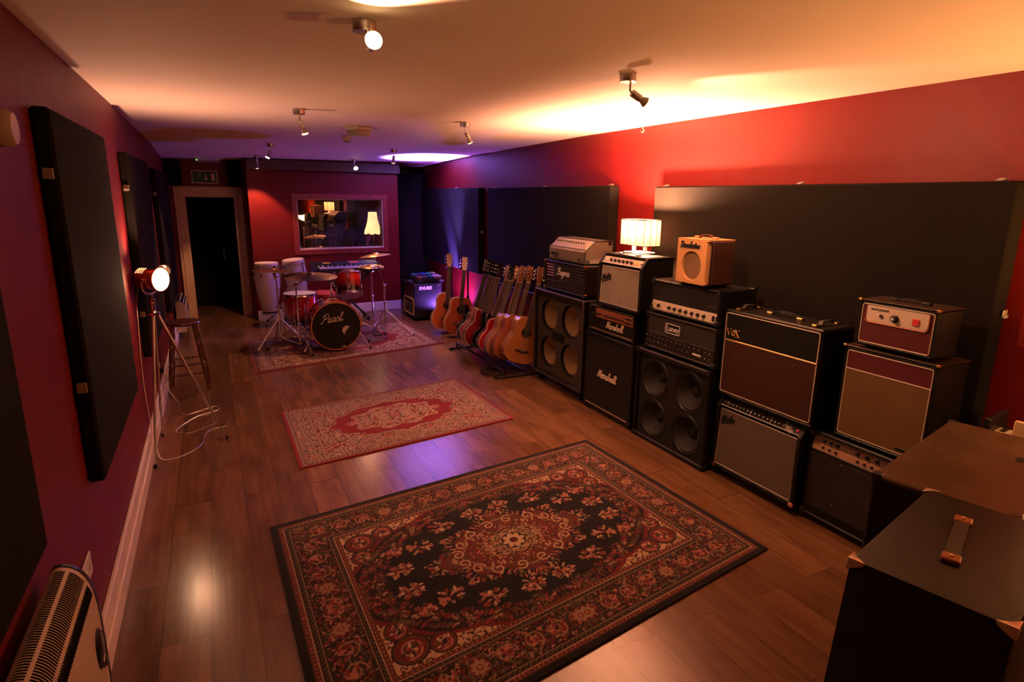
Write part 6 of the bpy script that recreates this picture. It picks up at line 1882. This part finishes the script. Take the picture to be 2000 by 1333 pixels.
# the rack
Gr = 'guitars lined up in the floor rack'
T = math.radians
spec = [
 (5.58, 'acoustic_guitar', 'natural topped acoustic guitar at the front of the rack, beside the tan speaker cabinet', dict(kind='dread', body_m='walnut gloss', thick=.115, face='spruce top', binding=None, guard=None), 3.325, 15),
 (5.715, 'acoustic_guitar', 'glossy mahogany acoustic guitar second from the front of the rack', dict(kind='dread', body_m='mahogany gloss', thick=.10, face='mahogany gloss', binding=None, guard=None, strings=False), 3.275, 17),
 (5.845, 'acoustic_guitar', 'pale brown sided acoustic guitar third from the front of the rack', dict(kind='dread', body_m='walnut gloss', thick=.105, face='walnut gloss', binding=None, guard=None), 3.235, 18),
 (5.945, 'electric_guitar', 'dark electric guitar with the tallest maple headstock, just behind the acoustics', dict(kind='single', body_m='dark burst lacquer', thick=.045, head='inline', neck_m='maple neck', hw=3), 3.275, 19),
 (6.035, 'electric_guitar', 'red solid electric guitar with cream edge binding in the middle of the rack', dict(kind='single', body_m='red guitar lacquer', thick=.052, binding='cream binding', head_m='black guitar lacquer'), 3.215, 20),
 (6.125, 'electric_guitar', 'black electric guitar with a maple headstock, behind the cream edged red one', dict(kind='double', body_m='black guitar lacquer', thick=.045, head='inline', neck_m='maple neck', hw=3), 3.225, 20),
 (6.215, 'electric_guitar', 'black electric guitar studded with bright chrome hardware in front of the red hollow bodies', dict(kind='double', body_m='black guitar lacquer', thick=.045, head='inline', neck_m='maple neck', hw=2), 3.20, 21),
 (6.325, 'electric_guitar', 'nearer of the two red hollow bodied guitars with pale binding', dict(kind='semi', body_m='cherry guitar lacquer', thick=.062, binding='cream binding', head_m='black guitar lacquer'), 3.195, 21),
 (6.44, 'electric_guitar', 'farther of the two red hollow bodied guitars with pale binding', dict(kind='semi', body_m='red guitar lacquer', thick=.062, binding='cream binding', head_m='black guitar lacquer'), 3.185, 21),
 (6.545, 'electric_guitar', 'black electric guitar with white binding just behind the red hollow bodies', dict(kind='single', body_m='black guitar lacquer', thick=.05, binding='cream binding', head_m='black guitar lacquer'), 3.19, 21),
 (6.645, 'electric_guitar', 'second black electric guitar from the far end of the rack', dict(kind='single', body_m='black guitar lacquer', thick=.05, binding='cream binding', head_m='black guitar lacquer'), 3.20, 21),
 (6.75, 'electric_guitar', 'dark electric guitar at the far end of the rack with the highest black headstock', dict(kind='double', body_m='black guitar lacquer', thick=.045, head='inline', neck_m='mahogany neck', head_m='black guitar lacquer', hw=2), 3.235, 20),
]
for (y, nm, lab, kw, x, tl) in spec:
    kw = dict(kw); jit = random.Random(int(y * 1000)); tl += jit.uniform(-2.6, 2.6); x += jit.uniform(-.012, .012)
    guitar(nm, lab, kw.pop('kind'), kw.pop('body_m'), kw.pop('thick'), (x, y, (.14 if y > 5.9 else .125) + jit.uniform(0, .02)), lean(0, T(tl), T(1.5 + jit.uniform(-.5, 1.5)), T(-2 + jit.uniform(-1.5, 1.5))), Gr, **kw)
t = thing('guitar_rack', 'long black guitar rack on the floor along the right wall', 'guitar rack', (3.35, 6.18, 0))
mb = MB()
L0, L1 = -.68, .68
for (x, z) in ((-.20, .085), (.14, .065)): mb.tube([(x, L0, z), (x, L1, z)], .016, 10)
mb.tube([(.36, L0, .80), (.36, L1, .80)], .013, 10).tube([(.10, L0, .02), (.10, L1, .02)], .012, 8)
for y in (L0, L1):
    mb.tube([(-.28, y, .02), (.36, y, .02)], .015, 8).tube([(.30, y, .02), (.36, y, .80)], .014, 8).tube([(-.20, y, .02), (-.20, y, .085)], .012, 8).tube([(.14, y, .02), (.14, y, .065)], .012, 8)
mb.build('frame', 'black metal', t)
mb = MB()
for i in range(13):
    y = L0 + .03 + i * (L1 - L0 - .06) / 12
    mb.tube([(.36, y, .80), (.30, y, .815), (.215, y, .845)], .009, 8)
mb.build('neck_dividers', 'rubber', t)
for (x, y) in ((-.28, L0), (-.28, L1), (.36, L0), (.36, L1)): MB().ball((x, y, .014), .022, 10).build('end_cap', 'rubber', t)
# cables in a heap on the floor in front
mb = MB(); rng = random.Random(4)
pts = []
for i in range(60):
    a = i * .55; r = .08 + .05 * rng.random()
    pts.append((3.13 + r * 1.1 * math.cos(a), 5.70 + r * 1.3 * math.sin(a), .008 + .05 * rng.random()))
mb.tube(smooth_line(pts, 4), .0045, 6)
tag(mb.build('cable_heap', 'rubber'), 'tangled black cable heap on the floor in front of the guitar rack', 'cable')
# ------------------------------------------------------------------ stool, heaters, sockets
mat('dark turned wood', (.075, .022, .010), .28, coat=.4, vary=(9, .3))
t = thing('bar_stool', 'dark turned wood stool with a round seat beside the left wall', 'stool', (.205, 6.49, 0))
MB().lathe([(.001, .628), (.14, .628), (.160, .636), (.165, .648), (.158, .658), (.13, .656), (.001, .652)], 40, cap=False).build('seat', 'dark turned wood', t)
ft = [(-.155, -.20), (-.150, .145), (.175, -.15), (.180, .215)]
for (x, y) in ft:
    top = Vector((x * .55, y * .55, .63)); bot = Vector((x, y, 0))
    L = (top - bot).length
    prof = [(.013, 0), (.017, .03), (.013, .05), (.019, .08), (.014, .10), (.020, .16), (.021, .22), (.015, .245), (.022, .26), (.015, .275), (.019, .33), (.020, .40), (.014, .43), (.021, .445), (.014, .46), (.019, .50), (.013, .545), (.016, .58), (.016, L)]
    MB().lathe(prof, 18, bot, top - bot).build('leg', 'dark turned wood', t)
def at_h(p, z): return (p[0] * (1 - .45 * z / .63), p[1] * (1 - .45 * z / .63), z)
for (a, b, z) in ((0, 2, .26), (1, 3, .26), (0, 1, .21), (2, 3, .21), (0, 2, .17)):
    p, q = Vector(at_h(ft[a], z)), Vector(at_h(ft[b], z))
    MB().tube([p, p.lerp(q, .2), p.lerp(q, .5), p.lerp(q, .8), q], [.007, .010, .013, .010, .007], 10).build('stretcher', 'dark turned wood', t)

def heater(label, y0, y1, z0, z1, ctrl):
    t = thing('panel_heater', label, 'heater', (0, y1, z0))
    H = z1 - z0; L = y1 - y0
    prof = smooth_line([(.030, 0), (.116, 0), (.130, .03), (.134, H * .45), (.132, H * .74), (.121, H * .88), (.096, H * .965), (.062, H), (.036, H - .008), (.030, H - .04)], 4)
    out = [(p.x, p.y) for p in prof]
    mb = MB(); mb.M = Matrix.Identity(4)
    n = len(out)
    vs = [(x, yy, z) for yy in (-L, 0) for x, z in out]
    fs = [(k, (k + 1) % n, n + (k + 1) % n, n + k) for k in range(n)] + [tuple(range(n)), tuple(range(n, 2 * n))]
    mb.add(vs, fs); mb.build('casing', 'cream plastic', t, 35)
    mb = MB()
    mb.add([(x * 1.0 + (.002 if x > .05 else 0), yy, z + (.003 if z > H * .5 else 0)) for yy in (-.004, .010) for x, z in out], [(k, (k + 1) % n, n + (k + 1) % n, n + k) for k in range(n)] + [tuple(range(n)), tuple(range(n, 2 * n))])
    mb.build('end_cap', 'black plastic', t, 35)
    # slots: three bands of thin dark bars following the curve of the top
    def surf(s):
        pts = smooth_line([(.038, H - .007), (.062, H), (.096, H * .965), (.121, H * .88), (.130, H * .80)], 8)
        return pts[min(len(pts) - 1, int(s * (len(pts) - 1)))]
    ns = int(L / .0105)
    for (s0, s1) in ((.06, .36), (.42, .66), (.72, .92)):
        mb = MB()
        for i in range(ns):
            yy = -.03 - i * (L - .06) / ns
            pts = [(surf(s0 + (s1 - s0) * q / 5).x + .0006, yy, surf(s0 + (s1 - s0) * q / 5).y + .0006) for q in range(6)]
            mb.tube(pts, .0024, 4)
        mb.build('grille_slots', 'matte black', t, 0)
    if ctrl:
        cp = MB().lathe([(.001, 0), (.060, 0), (.066, .004), (.060, .009), (.001, .011)], 32, (0, 0, 0), (1, 0, 0), False).build('control_panel', 'black plastic', t)
        cp.scale = (1, .62, .98); cp.location = (.1325, -.075, H * .57)
        MB().ring((.1435, -.075, H * .49), .018, .0022, (1, 0, 0), 24, 6).build('dial_ring', 'brushed steel', t)
        MB().lathe([(.015, 0), (.013, .006), (.001, .007)], 20, (.1425, -.075, H * .49), (1, 0, 0), False).build('dial', 'black plastic', t)
        for k in range(2): MB().ball((.144, -.07 - k * .010, H * .66), .0025, 8).build('indicator', 'brass', t)
    mb = MB()
    for yy in (-.15, -L + .15): mb.box(.0012, .031, yy - .02, yy + .02, H * .3, H * .8, .002)
    mb.build('wall_bracket', 'black metal', t, 0)
    return t
heater('cream electric panel heater with slotted top on the left wall, nearest the camera', .75, 1.97, .215, .79, True)
heater('far cream electric panel heater on the left wall behind the stool', 8.75, 9.55, .10, .50, True)
mb = MB().tube(smooth_line([(.150, 1.90, .24), (.17, 1.95, .16), (.15, 2.0, .06), (.10, 1.98, .008), (.06, 1.90, .006), (.10, 1.78, .006)], 6), .0045, 8)
tag(mb.build('heater_cable', 'cream plastic'), 'pale flex trailing on the floor below the near heater', 'cable')
t = thing('wall_socket', 'white wall plate on the left wall beyond the near heater', 'socket', (0, 2.50, .465))
MB().box(.001, .010, -.075, .075, -.044, .044, .003).build('plate', 'white plastic', t, 30)
for y in (-.035, .035): MB().box(.009, .014, y - .012, y + .012, -.014, .014, .002).build('switch', 'white plastic', t, 30)
for y in (-.055, .055): MB().ball((.010, y, 0), .004, 8).build('screw', 'brass', t)
t = thing('wall_socket', 'white double socket with a plug on the left wall behind the tripod lamp', 'socket', (0, 6.02, .335))
MB().box(.001, .012, -.073, .073, -.043, .043, .003).build('plate', 'white plastic', t, 30)
for y in (-.035, .035): MB().box(.011, .016, y - .010, y + .010, .012, .032, .002).build('switch', 'white plastic', t, 30)
MB().box(.012, .045, -.060, -.012, -.038, .010, .006).build('plug', 'black plastic', t, 30)
MB().box(.012, .04, .012, .058, -.060, -.01, .006).build('plug', 'white plastic', t, 30)
t = thing('wall_light', 'pale round fitting on the left wall, cut by the left picture edge', 'wall fitting', (0, 2.385, 2.035))
MB().lathe([(.055, 0), (.055, .02), (.045, .038), (.001, .042)], 28, (0, 0, 0), (1, 0, 0), False).build('cover', 'cream plastic', t)
